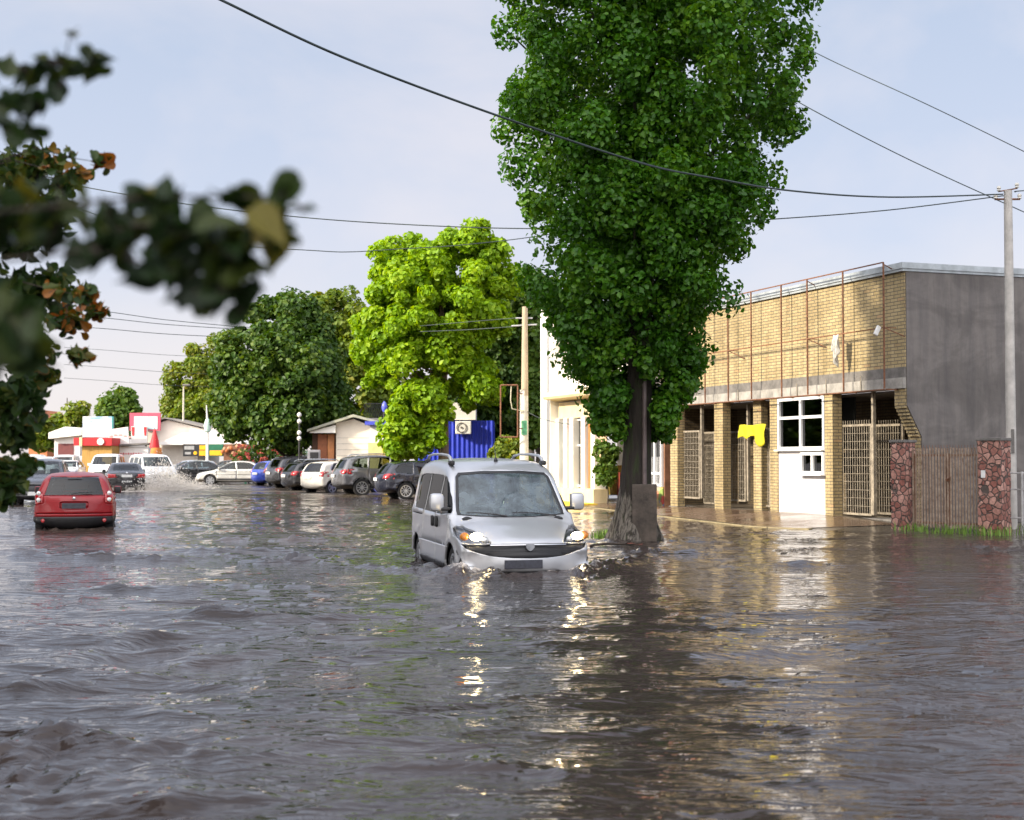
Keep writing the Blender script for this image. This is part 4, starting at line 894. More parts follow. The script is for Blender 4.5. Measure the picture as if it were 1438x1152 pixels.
# ---------------------------------------------------------------- terrain
SHY = [-30, 20, 24, 27, 29, 30, 32, 38, 44, 50, 57, 60, 75, 80]
SHX = [20, 14.0, 11.9, 10.4, 8.9, 7.5, 5.35, 3.85, 2.6, 1.0, -1.6, -13.5, -18, -60]
def ground_z(x, y):
    xs = np.interp(y, SHY, SHX); d = (x - xs) * .97
    far = np.clip((y - 62) / 40, 0, 1)
    up = .008 + .080 * np.clip(d, 0, 2.4); dn = -.32 * (1 - np.exp(-np.clip(-d, 0, 50) / 2.2)) + .0
    z = np.where(d > 0, np.where(y > 56, .012 + .02 * np.clip(d, 0, 3), up), dn)
    near = np.clip((34 - y) / 3.0, 0, 1); z = np.where(d > 0, z * (1 - .55 * near * (d > 0)), z)
    return z + far * .05
def grid_mesh(name, X, Y, Z, mat):
    r, c = X.shape; me = bpy.data.meshes.new(name); me.vertices.add(r * c)
    me.vertices.foreach_set('co', np.stack([X, Y, Z], -1).astype(np.float32).ravel())
    i = np.arange(r - 1)[:, None] * c + np.arange(c - 1)[None, :]
    q = np.stack([i, i + 1, i + c + 1, i + c], -1).reshape(-1)
    nf = (r - 1) * (c - 1); me.loops.add(nf * 4); me.loops.foreach_set('vertex_index', q.astype(np.int32)); me.polygons.add(nf)
    me.polygons.foreach_set('loop_start', (np.arange(nf) * 4).astype(np.int32)); me.polygons.foreach_set('use_smooth', np.ones(nf, dtype=bool))
    me.update(calc_edges=True); return link(name, me, None, [mat])
def asphalt():
    m, nt, out = new_mat('wet ground'); tc = N(nt, 'ShaderNodeTexCoord')
    a = N(nt, 'ShaderNodeTexNoise', Scale=.35, Detail=8.0, Roughness=.65); nt.links.new(tc.outputs['Object'], a.inputs['Vector'])
    r = ramp(nt, a.outputs['Fac'], [(.3, (.045, .038, .030)), (.55, (.095, .078, .060)), (.7, (.14, .115, .085))])
    r2 = ramp(nt, a.outputs['Fac'], [(.4, (.08, .08, .08)), (.6, (.45, .45, .45))])
    b = N(nt, 'ShaderNodeBsdfPrincipled'); nt.links.new(r.outputs[0], b.inputs['Base Color']); nt.links.new(r2.outputs[0], b.inputs['Roughness'])
    n3 = N(nt, 'ShaderNodeTexNoise', Scale=30.0, Detail=6.0); nt.links.new(tc.outputs['Object'], n3.inputs['Vector'])
    bp = N(nt, 'ShaderNodeBump', Strength=.3, Distance=.01); nt.links.new(n3.outputs['Fac'], bp.inputs['Height']); nt.links.new(bp.outputs[0], b.inputs['Normal'])
    nt.links.new(b.outputs[0], out.inputs[0]); return m
gy = np.concatenate([np.linspace(-40, 14, 20), np.linspace(15, 90, 151), np.array([100, 120, 160, 220, 400, 900])])
gx = np.concatenate([np.array([-600, -200, -90, -50]), np.linspace(-30, 20, 126), np.array([30, 60, 150, 600])])
GX, GY = np.meshgrid(gx, gy); GZ = ground_z(GX, GY)
structure(grid_mesh('ground', GX, GY, GZ, asphalt()))
# wet pavement with its kerb along the brick building
ys = np.linspace(31.2, 52, 60); xs0 = np.interp(ys, SHY, SHX) + .16; xs1 = C0.x - .36 * (ys - C0.y) - .04
PXg = xs0[:, None] + (xs1 - xs0)[:, None] * np.linspace(0, 1, 9)[None, :]; PYg = np.repeat(ys[:, None], 9, 1)
def pave_mat():
    m, nt, out = new_mat('wet brown pavement'); tc = N(nt, 'ShaderNodeTexCoord')
    a = N(nt, 'ShaderNodeTexNoise', Scale=.9, Detail=7.0, Roughness=.6); nt.links.new(tc.outputs['Object'], a.inputs['Vector'])
    r = ramp(nt, a.outputs['Fac'], [(.3, (.070, .044, .030)), (.6, (.135, .088, .060)), (.75, (.17, .12, .075))])
    v = N(nt, 'ShaderNodeTexVoronoi', Scale=9.0); nt.links.new(tc.outputs['Object'], v.inputs['Vector'])
    e = ramp(nt, v.outputs['Distance'], [(.0, (1, 1, 1)), (.06, (1, 1, 1)), (.08, (0, 0, 0))]); sp = N(nt, 'ShaderNodeSeparateColor'); nt.links.new(v.outputs['Color'], sp.inputs[0])
    k = N(nt, 'ShaderNodeMath', _operation='GREATER_THAN'); k.inputs[1].default_value = .7; nt.links.new(sp.outputs[0], k.inputs[0])
    mu = N(nt, 'ShaderNodeMath', _operation='MULTIPLY'); nt.links.new(e.outputs[0], mu.inputs[0]); nt.links.new(k.outputs[0], mu.inputs[1])
    mx = N(nt, 'ShaderNodeMixRGB', Color2=(.42, .27, .06, 1)); nt.links.new(mu.outputs[0], mx.inputs[0]); nt.links.new(r.outputs[0], mx.inputs[1])
    b = N(nt, 'ShaderNodeBsdfPrincipled'); nt.links.new(mx.outputs[0], b.inputs['Base Color'])
    rr = ramp(nt, a.outputs['Fac'], [(.36, (.10, .10, .10)), (.6, (.34, .34, .34))]); nt.links.new(rr.outputs[0], b.inputs['Roughness'])
    n3 = N(nt, 'ShaderNodeTexNoise', Scale=6.0, Detail=6.0); nt.links.new(tc.outputs['Object'], n3.inputs['Vector'])
    bp = N(nt, 'ShaderNodeBump', Strength=.15, Distance=.02); nt.links.new(n3.outputs['Fac'], bp.inputs['Height']); nt.links.new(bp.outputs[0], b.inputs['Normal'])
    nt.links.new(b.outputs[0], out.inputs[0]); return m
structure(grid_mesh('pavement', PXg, PYg, ground_z(PXg, PYg) + .012, pave_mat()))
m = MB(); kp = [(float(np.interp(y, SHY, SHX)) + .08, y) for y in np.linspace(31.0, 52, 30)]
for (xa, ya), (xb, yb) in zip(kp, kp[1:]):
    dx, dy = xb - xa, yb - ya; m.box(((xa + xb) / 2, (ya + yb) / 2, -.082), (math.hypot(dx, dy) - .012, .15, .21), rz=math.atan2(dy, dx), bev=.012)
structure(m.build('kerb', pmat('yellowed kerb stone', (.24, .195, .105), .6, .35, 3, bump=.3), None))

# ---------------------------------------------------------------- flood water
VAN = (PX(694, 21.0), 21.1); VAN_H = -90 + 13.5
def water_mat():
    m, nt, out = new_mat('muddy flood water'); tc = N(nt, 'ShaderNodeTexCoord')
    b = N(nt, 'ShaderNodeBsdfPrincipled', Roughness=.02, IOR=1.333)
    a = N(nt, 'ShaderNodeTexNoise', Scale=.5, Detail=5.0); nt.links.new(tc.outputs['Object'], a.inputs['Vector'])
    r = ramp(nt, a.outputs['Fac'], [(.3, (.028, .021, .018)), (.7, (.060, .046, .042))])
    at = N(nt, 'ShaderNodeAttribute', _attribute_name='foam'); n2 = N(nt, 'ShaderNodeTexNoise', Scale=9.0, Detail=9.0, Roughness=.75); nt.links.new(tc.outputs['Object'], n2.inputs['Vector'])
    ad = N(nt, 'ShaderNodeMath', _operation='MULTIPLY'); nt.links.new(at.outputs['Fac'], ad.inputs[0]); nt.links.new(n2.outputs['Fac'], ad.inputs[1])
    fr = ramp(nt, ad.outputs[0], [(.30, (0, 0, 0)), (.50, (1, 1, 1))])
    mx = N(nt, 'ShaderNodeMixRGB', Color2=(.66, .61, .56, 1)); nt.links.new(fr.outputs[0], mx.inputs[0]); nt.links.new(r.outputs[0], mx.inputs[1])
    nt.links.new(mx.outputs[0], b.inputs['Base Color'])
    rg = N(nt, 'ShaderNodeMapRange'); rg.inputs['To Min'].default_value = .02; rg.inputs['To Max'].default_value = .6; nt.links.new(fr.outputs[0], rg.inputs['Value']); nt.links.new(rg.outputs[0], b.inputs['Roughness'])
    # small capillary ripples, finer than the modelled waves
    mp = N(nt, 'ShaderNodeMapping'); mp.inputs['Scale'].default_value = (.6, 2.0, 1); mp.inputs['Rotation'].default_value = (0, 0, .25); nt.links.new(tc.outputs['Object'], mp.inputs[0])
    w1 = N(nt, 'ShaderNodeTexNoise', Scale=3.4, Detail=2.6, Roughness=.5, Distortion=.5); nt.links.new(mp.outputs[0], w1.inputs['Vector'])
    bp = N(nt, 'ShaderNodeBump', Strength=.7, Distance=.06); nt.links.new(w1.outputs['Fac'], bp.inputs['Height'])
    w2 = N(nt, 'ShaderNodeTexNoise', Scale=10.0, Detail=2.0, Roughness=.5, Distortion=.4); nt.links.new(mp.outputs[0], w2.inputs['Vector'])
    bp2 = N(nt, 'ShaderNodeBump', Strength=.40, Distance=.020); nt.links.new(w2.outputs['Fac'], bp2.inputs['Height']); nt.links.new(bp.outputs[0], bp2.inputs['Normal']); nt.links.new(bp2.outputs[0], b.inputs['Normal'])
    nt.links.new(b.outputs[0], out.inputs[0]); return m
def water():
    Y = [1.2]
    while Y[-1] < 84: Y.append(Y[-1] + max(.018, .0058 * Y[-1]))
    Y = np.array([-12, -4, -.5] + Y); c = np.linspace(-1, 1, 620); half = 4.5 + .47 * np.maximum(Y, 0)
    X = c[None, :] * half[:, None]; X = np.concatenate([np.full((len(Y), 1), -75.0), X, np.full((len(Y), 1), 60.0)], 1); Yg = np.repeat(Y[:, None], X.shape[1], 1)
    dx = np.gradient(X, axis=1); cell = np.maximum(np.minimum(dx, 1), np.gradient(Yg, axis=0))
    H = np.zeros_like(X)
    wx = X + .8 * gnoise(X * .35, Yg * .35, 1) + .25 * gnoise(X * 1.1, Yg * 1.1, 2); wy = Yg + .7 * gnoise(X * .35, Yg * .35, 3) + .25 * gnoise(X * 1.1, Yg * 1.1, 4)
    patch = .75 + .8 * gnoise(X * .22, Yg * .13, 9)
    for k, (lam, amp, an) in enumerate([(3.6, .035, .2), (2.0, .034, -.15), (1.15, .043, .35), (.66, .035, -.3), (.38, .024, .1), (.22, .011, .4), (.125, .0042, -.2)]):
        ca, sa = math.cos(an), math.sin(an); u = wx * ca + wy * sa; v = -wx * sa + wy * ca
        n = gnoise(u / lam / 2.4, v / lam, 20 + k); n = n if k < 1 else .45 * n + .55 * (.5 - np.abs(gnoise(u / lam / 2.4 + 7.3, v / lam + 3.1, 40 + k)) * 2.2)
        H += amp * n * np.clip(lam / (3.0 * cell) - .4, 0, 1) * (np.clip(patch, .35, 1.5) if k > 0 else 1)
    foam = np.zeros_like(X)
    # disturbed water round things that stand or drive in it
    def box_dist(cx, cy, hx, hy, ang):
        a = math.radians(ang); u = (X - cx) * math.cos(a) + (Yg - cy) * math.sin(a); v = -(X - cx) * math.sin(a) + (Yg - cy) * math.cos(a)
        return np.hypot(np.maximum(np.abs(u) - hx, 0), np.maximum(np.abs(v) - hy, 0)), u, v
    chop2 = gnoise(X * 2.2, Yg * 4.0, 75) + .8 * gnoise(X * 5, Yg * 8.5, 76) + .5 * gnoise(X * 11, Yg * 17, 77)
    chop = gnoise(X * 3.1, Yg * 3.1, 71) + .6 * gnoise(X * 6.5, Yg * 6.5, 72) + .35 * gnoise(X * 13, Yg * 13, 73)
    d, u, v = box_dist(VAN[0], VAN[1], 2.1, .85, VAN_H)
    front = np.clip((u + .3) / 2.0, 0, 1)
    H += np.exp(-(d / .55) ** 2) * (.0 + .03 * front + .045 * chop) ; foam += np.exp(-(d / .30) ** 2) * (.34 + .36 * front)
    # bow waves fanning back on both sides
    for sg in (1, -1):
        r = (u - 2.4) + 1.15 * (sg * v); band = np.exp(-((sg * v - 1.0 + .62 * (u - 1.9)) / .30) ** 2) * np.exp(-np.clip(sg * v - 1, 0, 9) / 2.2) * (sg * v > .5)
        H += .075 * band * (1 + .9 * chop); foam += .30 * band * (chop > .1)
    d, u, v = box_dist(2.35, 26.9, .5, .35, 0); H += np.exp(-(d / .6) ** 2) * (.03 + .06 * chop); foam += .55 * np.exp(-(d / .35) ** 2)
    d, u, v = box_dist(RED[0], RED[1], 1.8, .8, RED_H); H += np.exp(-(d / .6) ** 2) * (.02 + .06 * chop); foam += .42 * np.exp(-(d / .25) ** 2)
    d, u, v = box_dist(BSED[0], BSED[1], 2.2, .9, BSED_H); foam += 1.1 * np.exp(-(d / 1.5) ** 2); H += .12 * np.exp(-(d / .9) ** 2) * np.abs(chop)
    d = np.hypot((X - 8.0), (Yg - 24.6) * 1.2); H += .07 * np.exp(-(d / .5) ** 2) * (1 + chop); foam += .5 * np.exp(-(d / .35) ** 2)
    # ragged breaking crests crossing the left side, and a rough patch close by
    for x0, x1, yc, sl, am, wd, sd in ((-9, -1.6, 21.6, -.14, .085, .30, 81), (-9.5, -3.2, 23.4, -.05, .065, .26, 82), (-4.4, -2.1, 11.6, .35, .075, .22, 83), (-4, -2.6, 9.7, .2, .07, .2, 84), (-1.0, .6, 7.0, -.18, .045, .12, 85), (.1, 2.0, 5.75, -.14, .05, .13, 86), (-3.2, -1.35, 7.6, -.25, .12, .22, 88), (1.2, 3.5, 23.0, -.1, .05, .25, 87), (-5.5, -2.2, 17.0, .1, .06, .25, 90), (-3.6, -1.2, 14.0, -.15, .055, .22, 91), (-2.2, -.9, 6.3, .25, .07, .16, 92), (-.6, .9, 9.2, .12, .04, .14, 93), (1.0, 2.2, 8.2, -.2, .04, .13, 94), (2.4, 5.2, 20.5, .05, .05, .25, 95), (-7, -3, 27, 0, .07, .3, 89)):
        ed = np.clip((X - x0) / .6, 0, 1) * np.clip((x1 - X) / .6, 0, 1); q = np.clip(.5 + 1.2 * gnoise(X * .9, Yg * .4, sd), 0, 1.2)
        t = Yg - (yc + sl * (X - (x0 + x1) / 2) + .35 * gnoise(X * .7, Yg * .2, sd + 10))
        prof = np.where(t < 0, np.exp(-(t / (wd * .45)) ** 2), np.exp(-(t / wd / 1.6) ** 2)); H += am * prof * ed * q * (.9 + .75 * chop2); foam += (.10 if yc > 20 else 0) * prof * ed * q * (chop > .2)
    rp = np.exp(-(((X + 2.7) / .9) ** 2 + ((Yg - 6.9) / 1.3) ** 2)); H += rp * (.05 * chop - .03)
    edge = np.clip((Y + 1) / 2, 0, 1)[:, None]; H *= edge; H[:, 0] = 0; H[:, -1] = 0
    g = ground_z(X, Yg); H *= np.clip((H * 0 - g) / .10 + .35, .12, 1)
    H *= np.clip((75 - Yg) / 20, .25, 1)
    o = grid_mesh('water', X, Yg, H, water_mat()); structure(o)
    at = o.data.attributes.new('foam', 'FLOAT', 'POINT'); at.data.foreach_set('value', np.clip(foam, 0, 1.2).astype(np.float32).ravel())
# ---------------------------------------------------------------- cars
def at(px, D, z=0.0): return (PX(px, D), D, z)
RED = (PX(109, 32.8), 32.8); RED_H = 105.0; BSED = (PX(175, 70), 70.0); BSED_H = 108.0
water()
van = hero_van(VAN, VAN_H, .30)
PAINT = {k: paint(k + ' car paint', c, mt, .26) for k, c, mt in (
    ('cherry red', (.34, .004, .009), .0), ('black', (.010, .010, .013), .0), ('white', (.74, .74, .73), .0), ('cream white', (.72, .68, .60), .0),
    ('graphite', (.13, .13, .14), .4), ('pearl', (.62, .61, .57), .15), ('navy', (.013, .015, .028), .2), ('silver blue', (.38, .44, .52), .35), ('bright blue', (.03, .07, .50), .1), ('dark grey', (.035, .035, .042), .2))}
PAINT['cherry red'] = paint('cherry red car paint', (.30, .003, .008), 0, .42, .35)
def red_extra(c, t):
    for sg in (1, -1):
        o = MB().lathe([(.005, .03), (.05, .025), (.062, 0), (.062, -.04)], 18, Matrix.Translation((-1.94, sg * .64, .42)) @ Matrix.Diagonal((1, .72, .72, 1)) @ Matrix.Rotation(-PI / 2, 4, 'Y')); o.build('rear_reflector', REDL, t, 40)
        for z in (1.01, .87): MB().lathe([(.005, .02), (.04, .016), (.05, 0), (.05, -.03)], 16, Matrix.Translation((-1.86 - (1.01 - z) * .2, sg * .735, z)) @ Matrix.Rotation(-PI / 2, 4, 'Y')).build('reverse_lamp', CLEARL, t, 40)
    # dark bumper step, plate recess, wiper, high brake light
    c.cut([(-.95, .20), (.95, .20), (.95, .50), (-.95, .50)], 'x-', 'bumper', BLACKP, t, off=.012, thick=.03, nmin=.03)
    c.cut(rrect(-.30, .68, .30, .83, .03), 'x-', 'plate_recess', PAINT['cherry red'], t, off=-.03, thick=.01)
    c.cut([(-.78, .955), (.78, .955), (.78, .968), (-.78, .968)], 'x-', None)
    c.cut([(-.80, .56), (.80, .56), (.80, .572), (-.80, .572)], 'x-', None)
    MB().tube([(-1.915, .05, .99), (-1.87, -.1, 1.02), (-1.84, -.38, 1.02)], .012, 6).build('wiper', BLACKP, t)
    MB().box((-1.635, 0, 1.365), (.03, .3, .025)).build('brake_light', REDL, t)
    MB().tube([(-.9, 0, 1.46), (-1.05, 0, 1.62)], .006, 6).build('antenna', BLACKP, t)
    MB().lathe([(.004, .016), (.032, .010), (.036, 0)], 16, Matrix.Translation((-1.935, 0, .90)) @ Matrix.Rotation(-PI / 2, 4, 'Y')).build('emblem', CHROME, t, 40)
make_car('red_hatchback', 'cherry red hatchback driving away axle-deep in the flood', 'hatch', PAINT['cherry red'], (RED[0], RED[1], 0), RED_H, .22, detail=2, plate=PLATED, extra=red_extra)
def sed_extra(c, t):
    MB().lathe([(.005, .02), (.055, .012), (.06, 0)], 16, Matrix.Translation((-2.285, 0, .93)) @ Matrix.Rotation(-PI / 2, 4, 'Y')).build('emblem', CHROME, t, 40)
    m = MB(); rg = random.Random(2)
    for k in range(6): m.box((-2.315, .20 - k * .08, .53 + .01 * (k % 2)), (.01, .05, .07 + .03 * (k % 3 == 0)))
    m.build('lettering', PLATEW, t)
make_car('black_sedan', 'black sedan seen from behind throwing up spray', 'sedan', PAINT['black'], (BSED[0], BSED[1], 0), BSED_H, .07, detail=1, extra=sed_extra)
make_car('dark_suv', 'dark off-roader facing us behind the red hatchback', 'suv', PAINT['dark grey'], at(58, 50), -76, .15)
make_car('white_minivan', 'white minivan turning just behind the black sedan in the spray', 'van', PAINT['white'], at(214, 77), -62, .05, cat='van')
make_car('white_van', 'white van with wide dark windscreen beside the yellow timber kiosk', 'van', PAINT['white'], at(151, 90), -83, .0, cat='van')
make_car('white_hatchback', 'small white car facing us left of the yellow timber kiosk', 'hatch', PAINT['white'], at(97, 98), -84)
make_car('white_van', 'white van half hidden behind the small white car', 'van', PAINT['white'], at(91, 106), -82, cat='van')
make_car('white_van', 'white van at the dark leaves, leftmost of the far vans', 'van', PAINT['cream white'], at(44, 100), -80, cat='van')
make_car('white_van', 'white car roof between the leaves and the small white car', 'suv', PAINT['white'], at(61, 94), -80)
G1 = 'cars parked in front of the market'; G2 = 'cars parked nose-in in a row'
make_car('black_sedan', 'black sedan parked beside the white sedan by the market', 'sedan', PAINT['black'], at(272, 86), 200, group=G1)
make_car('silver_wagon', 'silver blue car tucked behind the parked black sedan', 'wagon', PAINT['silver blue'], at(262, 97), 196, group=G1)
make_car('dark_wagon', 'dark grey wagon with black roof behind the white sedan', 'wagon', PAINT['dark grey'], at(318, 95), 190, group=G1)
make_car('white_sedan', 'white sedan parked side-on by the green fence', 'sedan', PAINT['pearl'], at(332, 82), 184, wheels='six', group=G1)
make_car('blue_car', 'bright blue small car half hidden by the dark boxy car', 'hatch', PAINT['bright blue'], at(402, 79), 40, group=G2)
def dx(v): return v
make_car('dark_suv', 'dark boxy car parked third behind the black wagon', 'suv', PAINT['dark grey'], at(437, 72), 32, group=G2, tinted=True)
make_car('black_wagon', 'black wagon with bright roof rails between boxy car and white hatchback', 'wagon', PAINT['black'], at(463, 67), 30, group=G2, rails=CHROME)
make_car('white_hatchback', 'white hatchback parked beside the grey crossover', 'hatch', PAINT['cream white'], at(483, 63), 44, group=G2)
make_car('grey_crossover', 'metallic grey crossover with roof rails parked in the row', 'suv', PAINT['graphite'], at(543, 60), 22, wheels='ten', group=G2, rails=ALLOY)
make_car('navy_hatchback', 'dark navy hatchback partly hidden behind the silver van', 'wagon', PAINT['navy'], at(608, 55.5), 20, wheels='ten', group=G2, tinted=True)

# ---------------------------------------------------------------- trees
def greens(dark, mid, light): return [(0, dark), (.55, mid), (1, light)]
L_POP = leaf_mat('poplar leaves', greens((.022, .092, .006), (.055, .170, .009), (.14, .285, .018)), .38, .42)
L_LIME = leaf_mat('fresh maple leaves', greens((.12, .25, .004), (.23, .39, .007), (.38, .52, .02)), .45)
L_DARK = leaf_mat('dark chestnut leaves', greens((.026, .066, .009), (.054, .115, .012), (.14, .20, .022)), .34)
L_MID = leaf_mat('green leaves', greens((.05, .11, .014), (.09, .17, .02), (.15, .21, .03)), .4)
L_YEL = leaf_mat('yellow green leaves', greens((.08, .15, .015), (.16, .22, .02), (.28, .26, .03)), .4)
L_AUT = leaf_mat('turning linden leaves', [(0, (.014, .036, .008)), (.50, (.03, .065, .011)), (.70, (.09, .11, .018)), (.84, (.28, .12, .02)), (1, (.36, .13, .03))], .35)
L_NEAR = leaf_mat('near linden leaves', [(0, (.008, .020, .006)), (.5, (.018, .040, .008)), (.78, (.07, .085, .012)), (1, (.34, .24, .03))], .35)

MOSSY = pmat('mossy poplar bark', (.030, .024, .018), .95, .4, 2.2, col2=(.040, .058, .016), bump=1.0, stretch=(4, 4, .7), bscale=10)
def poplar_bark():
    m, nt, out = new_mat('poplar bark, old limewash at the foot'); tc = N(nt, 'ShaderNodeTexCoord'); mp = N(nt, 'ShaderNodeMapping'); mp.inputs['Scale'].default_value = (5, 5, .9); nt.links.new(tc.outputs['Object'], mp.inputs[0])
    a = N(nt, 'ShaderNodeTexNoise', Scale=2.4, Detail=8.0, Roughness=.65); nt.links.new(mp.outputs[0], a.inputs['Vector'])
    r = ramp(nt, a.outputs['Fac'], [(.3, (.010, .008, .006)), (.52, (.024, .018, .013)), (.62, (.022, .032, .009)), (.75, (.036, .029, .021))])
    sp = N(nt, 'ShaderNodeSeparateXYZ'); nt.links.new(tc.outputs['Object'], sp.inputs[0])
    n2 = N(nt, 'ShaderNodeTexNoise', Scale=3.0, Detail=9.0, Roughness=.7); nt.links.new(mp.outputs[0], n2.inputs['Vector'])
    z = N(nt, 'ShaderNodeMapRange'); z.inputs['From Min'].default_value = 1.3; z.inputs['From Max'].default_value = .75; z.inputs['To Max'].default_value = .30; nt.links.new(sp.outputs[2], z.inputs['Value'])
    ad = N(nt, 'ShaderNodeMath', _operation='ADD'); nt.links.new(n2.outputs['Fac'], ad.inputs[0]); nt.links.new(z.outputs[0], ad.inputs[1])
    mk = ramp(nt, ad.outputs[0], [(.74, (0, 0, 0)), (.86, (1, 1, 1))])
    mx = N(nt, 'ShaderNodeMixRGB', Color2=(.16, .14, .115, 1)); nt.links.new(mk.outputs[0], mx.inputs[0]); nt.links.new(r.outputs[0], mx.inputs[1])
    b = N(nt, 'ShaderNodeBsdfPrincipled', Roughness=.92); nt.links.new(mx.outputs[0], b.inputs['Base Color'])
    bp = N(nt, 'ShaderNodeBump', Strength=1.0, Distance=.05); nt.links.new(a.outputs['Fac'], bp.inputs['Height']); nt.links.new(bp.outputs[0], b.inputs['Normal'])
    nt.links.new(b.outputs[0], out.inputs[0]); return m
def poplar():
    D = 27.0; b = Vector((PX(888, D), D, 0)); rng = np.random.default_rng(11); t = thing('poplar_tree', 'tall dense poplar rising from the flood beside the silver van', 'tree', b)
    ys = [-560, -450, -330, -200, -100, 0, 60, 120, 200, 250, 300, 350, 400, 450, 500, 550, 590, 618]
    lf = [880, 820, 765, 715, 690, 686, 706, 708, 680, 706, 726, 734, 732, 764, 792, 800, 832, 862]
    rt = [900, 980, 1060, 1110, 1140, 1148, 1152, 1142, 1120, 1098, 1096, 1052, 1030, 1008, 990, 976, 965, 950]
    zs = np.array([PZ(y, D) for y in ys]); xl = np.array([PX(x, D) for x in lf]); xr = np.array([PX(x, D) for x in rt])
    # boughs: bundles of clumps growing up and outward from the stem
    cs = []; rs = []; K = 960
    zz = zs[-1] + (zs[0] - zs[-1]) * rng.random(K) ** .95
    o = np.argsort(zs)
    for z in zz:
        l, r = np.interp(z, zs[o], xl[o]), np.interp(z, zs[o], xr[o]); cx, hw = (l + r) / 2, (r - l) / 2
        a = rng.random() * 2 * PI; q = (.30 + .70 * rng.random() ** .5) ; cr = min(.46, .20 + .14 * hw) * (.52 + .62 * rng.random())
        hw2 = max(.05, hw - cr * .30)
        c_ = (cx + math.cos(a) * q * hw2 - b.x, math.sin(a) * q * min(hw2, 2.7), z)
        if z < 3.2 and abs(c_[0] - .1) < .42 and c_[1] < .3: continue   # the bare stem shows below the crown
        cs.append(c_); rs.append(cr)
    for _ in range(170):   # inner foliage close to the stem, on the road side
        z = 4.4 + 7.6 * rng.random(); cs.append((.03 * z + rng.normal() * .55, -.55 - 1.3 * rng.random(), z)); rs.append(.22 + .2 * rng.random())
    cs, rs = np.array(cs), np.array(rs)
    C, Nn, sz, rnd = clump_leaves(cs, rs, 165, .094, rng, .3, 1.05, .5, .30)
    leaf_mesh('crown', C, Nn, sz, rnd, L_POP, rng, t)
    m = MB(); n = 40; vs = []   # stem: root flare under water line, ridged bark, one continuous surface
    zl = list(np.linspace(-.4, 1.6, 22)) + list(np.linspace(1.8, 12.6, 24))
    for z in zl:
        r0 = .285 * (1 - max(0, z) / 15.5); ox = .03 * z + .05 * math.sin(z * .5)
        for i in range(n):
            a = 2 * PI * i / n; fl = .27 * math.exp(-(z + .1) * 2.0) * (1 + .45 * math.sin(3 * a + .6) + .2 * math.sin(7 * a + 1)); rg = .012 * math.sin(13 * a + z * .7) + .010 * math.sin(23 * a - z * 1.1)
            vs.append((ox + math.cos(a) * (r0 + fl + rg), math.sin(a) * (r0 + fl * .9 + rg), z))
    K2 = len(zl); m.add(vs, [(k * n + i, k * n + (i + 1) % n, (k + 1) * n + (i + 1) % n, (k + 1) * n + i) for k in range(K2 - 1) for i in range(n)])
    m.build('trunk', poplar_bark(), t, 80)
    m = MB()
    for q in rng.choice(len(cs), 36, False):
        c = Vector(cs[q]); z0 = max(2.6, c.z - 2.2 - rng.random()); a0 = Vector((.03 * z0 + .05 * math.sin(z0 * .5), 0, z0)); mid = a0.lerp(c, .45) + Vector((0, 0, .1)); m.tube([a0, mid, c], [.075, .045, .012], 6)
    m.build('branch', MOSSY, t, 60)
poplar()
D = 58; b = (PX(622, D), D, 0); s = D / F
def E(px, py, rx, ry, D0, dz=0, n=20, depth=None):
    """ellipsoid from its outline in the photo, relative to the tree base at D0"""
    return (PX(px, D0) , 0, PZ(py, D0), rx * D0 / F, (depth or rx) * D0 / F, ry * D0 / F, n)
def ell(base, D0, lst): return [(PX(px, D0) - base[0], 0.0 + dy, PZ(py, D0) - base[2], rx * D0 / F, rx * D0 / F * .9, ry * D0 / F, n) for px, py, rx, ry, n, dy in lst]
tree('maple_tree', 'bright lime green tree lit by the sun behind the parked cars', b, 8.5, .26,
     ell(b, D, [(622, 420, 92, 80, 100, 0), (660, 360, 50, 52, 42, .4), (575, 390, 58, 55, 44, 0), (618, 470, 82, 76, 72, .6), (560, 480, 48, 70, 44, -.3), (700, 420, 26, 60, 20, .4), (588, 580, 36, 56, 40, -.6), (545, 440, 44, 62, 34, 0), (538, 500, 34, 50, 26, 0), (570, 612, 30, 36, 22, -.4), (662, 545, 40, 34, 20, .3)]), .19, .46, 190, L_LIME, 21, BARKL, limbs=20)
D = 74; b = (PX(408, D), D, 0)
tree('chestnut_tree', 'big dark green round tree behind the parked cars', b, 8, .3,
     ell(b, D, [(400, 545, 88, 88, 120, -.6), (360, 520, 60, 66, 50, 0), (416, 508, 54, 66, 54, 0), (345, 570, 40, 50, 36, -.4), (448, 580, 46, 46, 40, 0), (395, 450, 48, 36, 26, .6)]), .235, .70, 200, L_DARK, 22)
D = 82; b = (PX(478, D), D, 0)
tree('ash_tree', 'yellow green tree between the dark tree and the lime green one', b, 9, .28,
     ell(b, D, [(480, 480, 50, 66, 60, 0), (510, 530, 50, 60, 50, 0), (455, 445, 36, 34, 24, 0), (520, 585, 34, 30, 20, 0)]), .24, .66, 190, L_YEL, 23)
D = 122; b = (PX(275, D), D, 0)
tree('ash_tree', 'sunlit yellow green tree left of the big dark tree', b, 8, .25,
     ell(b, D, [(275, 545, 42, 56, 50, 0), (300, 510, 36, 40, 26, 0), (262, 575, 30, 36, 26, 0), (320, 545, 34, 50, 24, 1)]), .27, .74, 170, L_YEL, 24)
D = 119; b = (PX(284, D), D, 0)
tree('young_tree', 'small bright tree standing in front of the white gabled market house', b, 5, .15,
     ell(b, D, [(288, 580, 34, 34, 34, 0), (262, 590, 18, 26, 14, 0)]), .30, .6, 120, L_YEL, 25)
D = 175; b = (PX(168, D), D, 0)
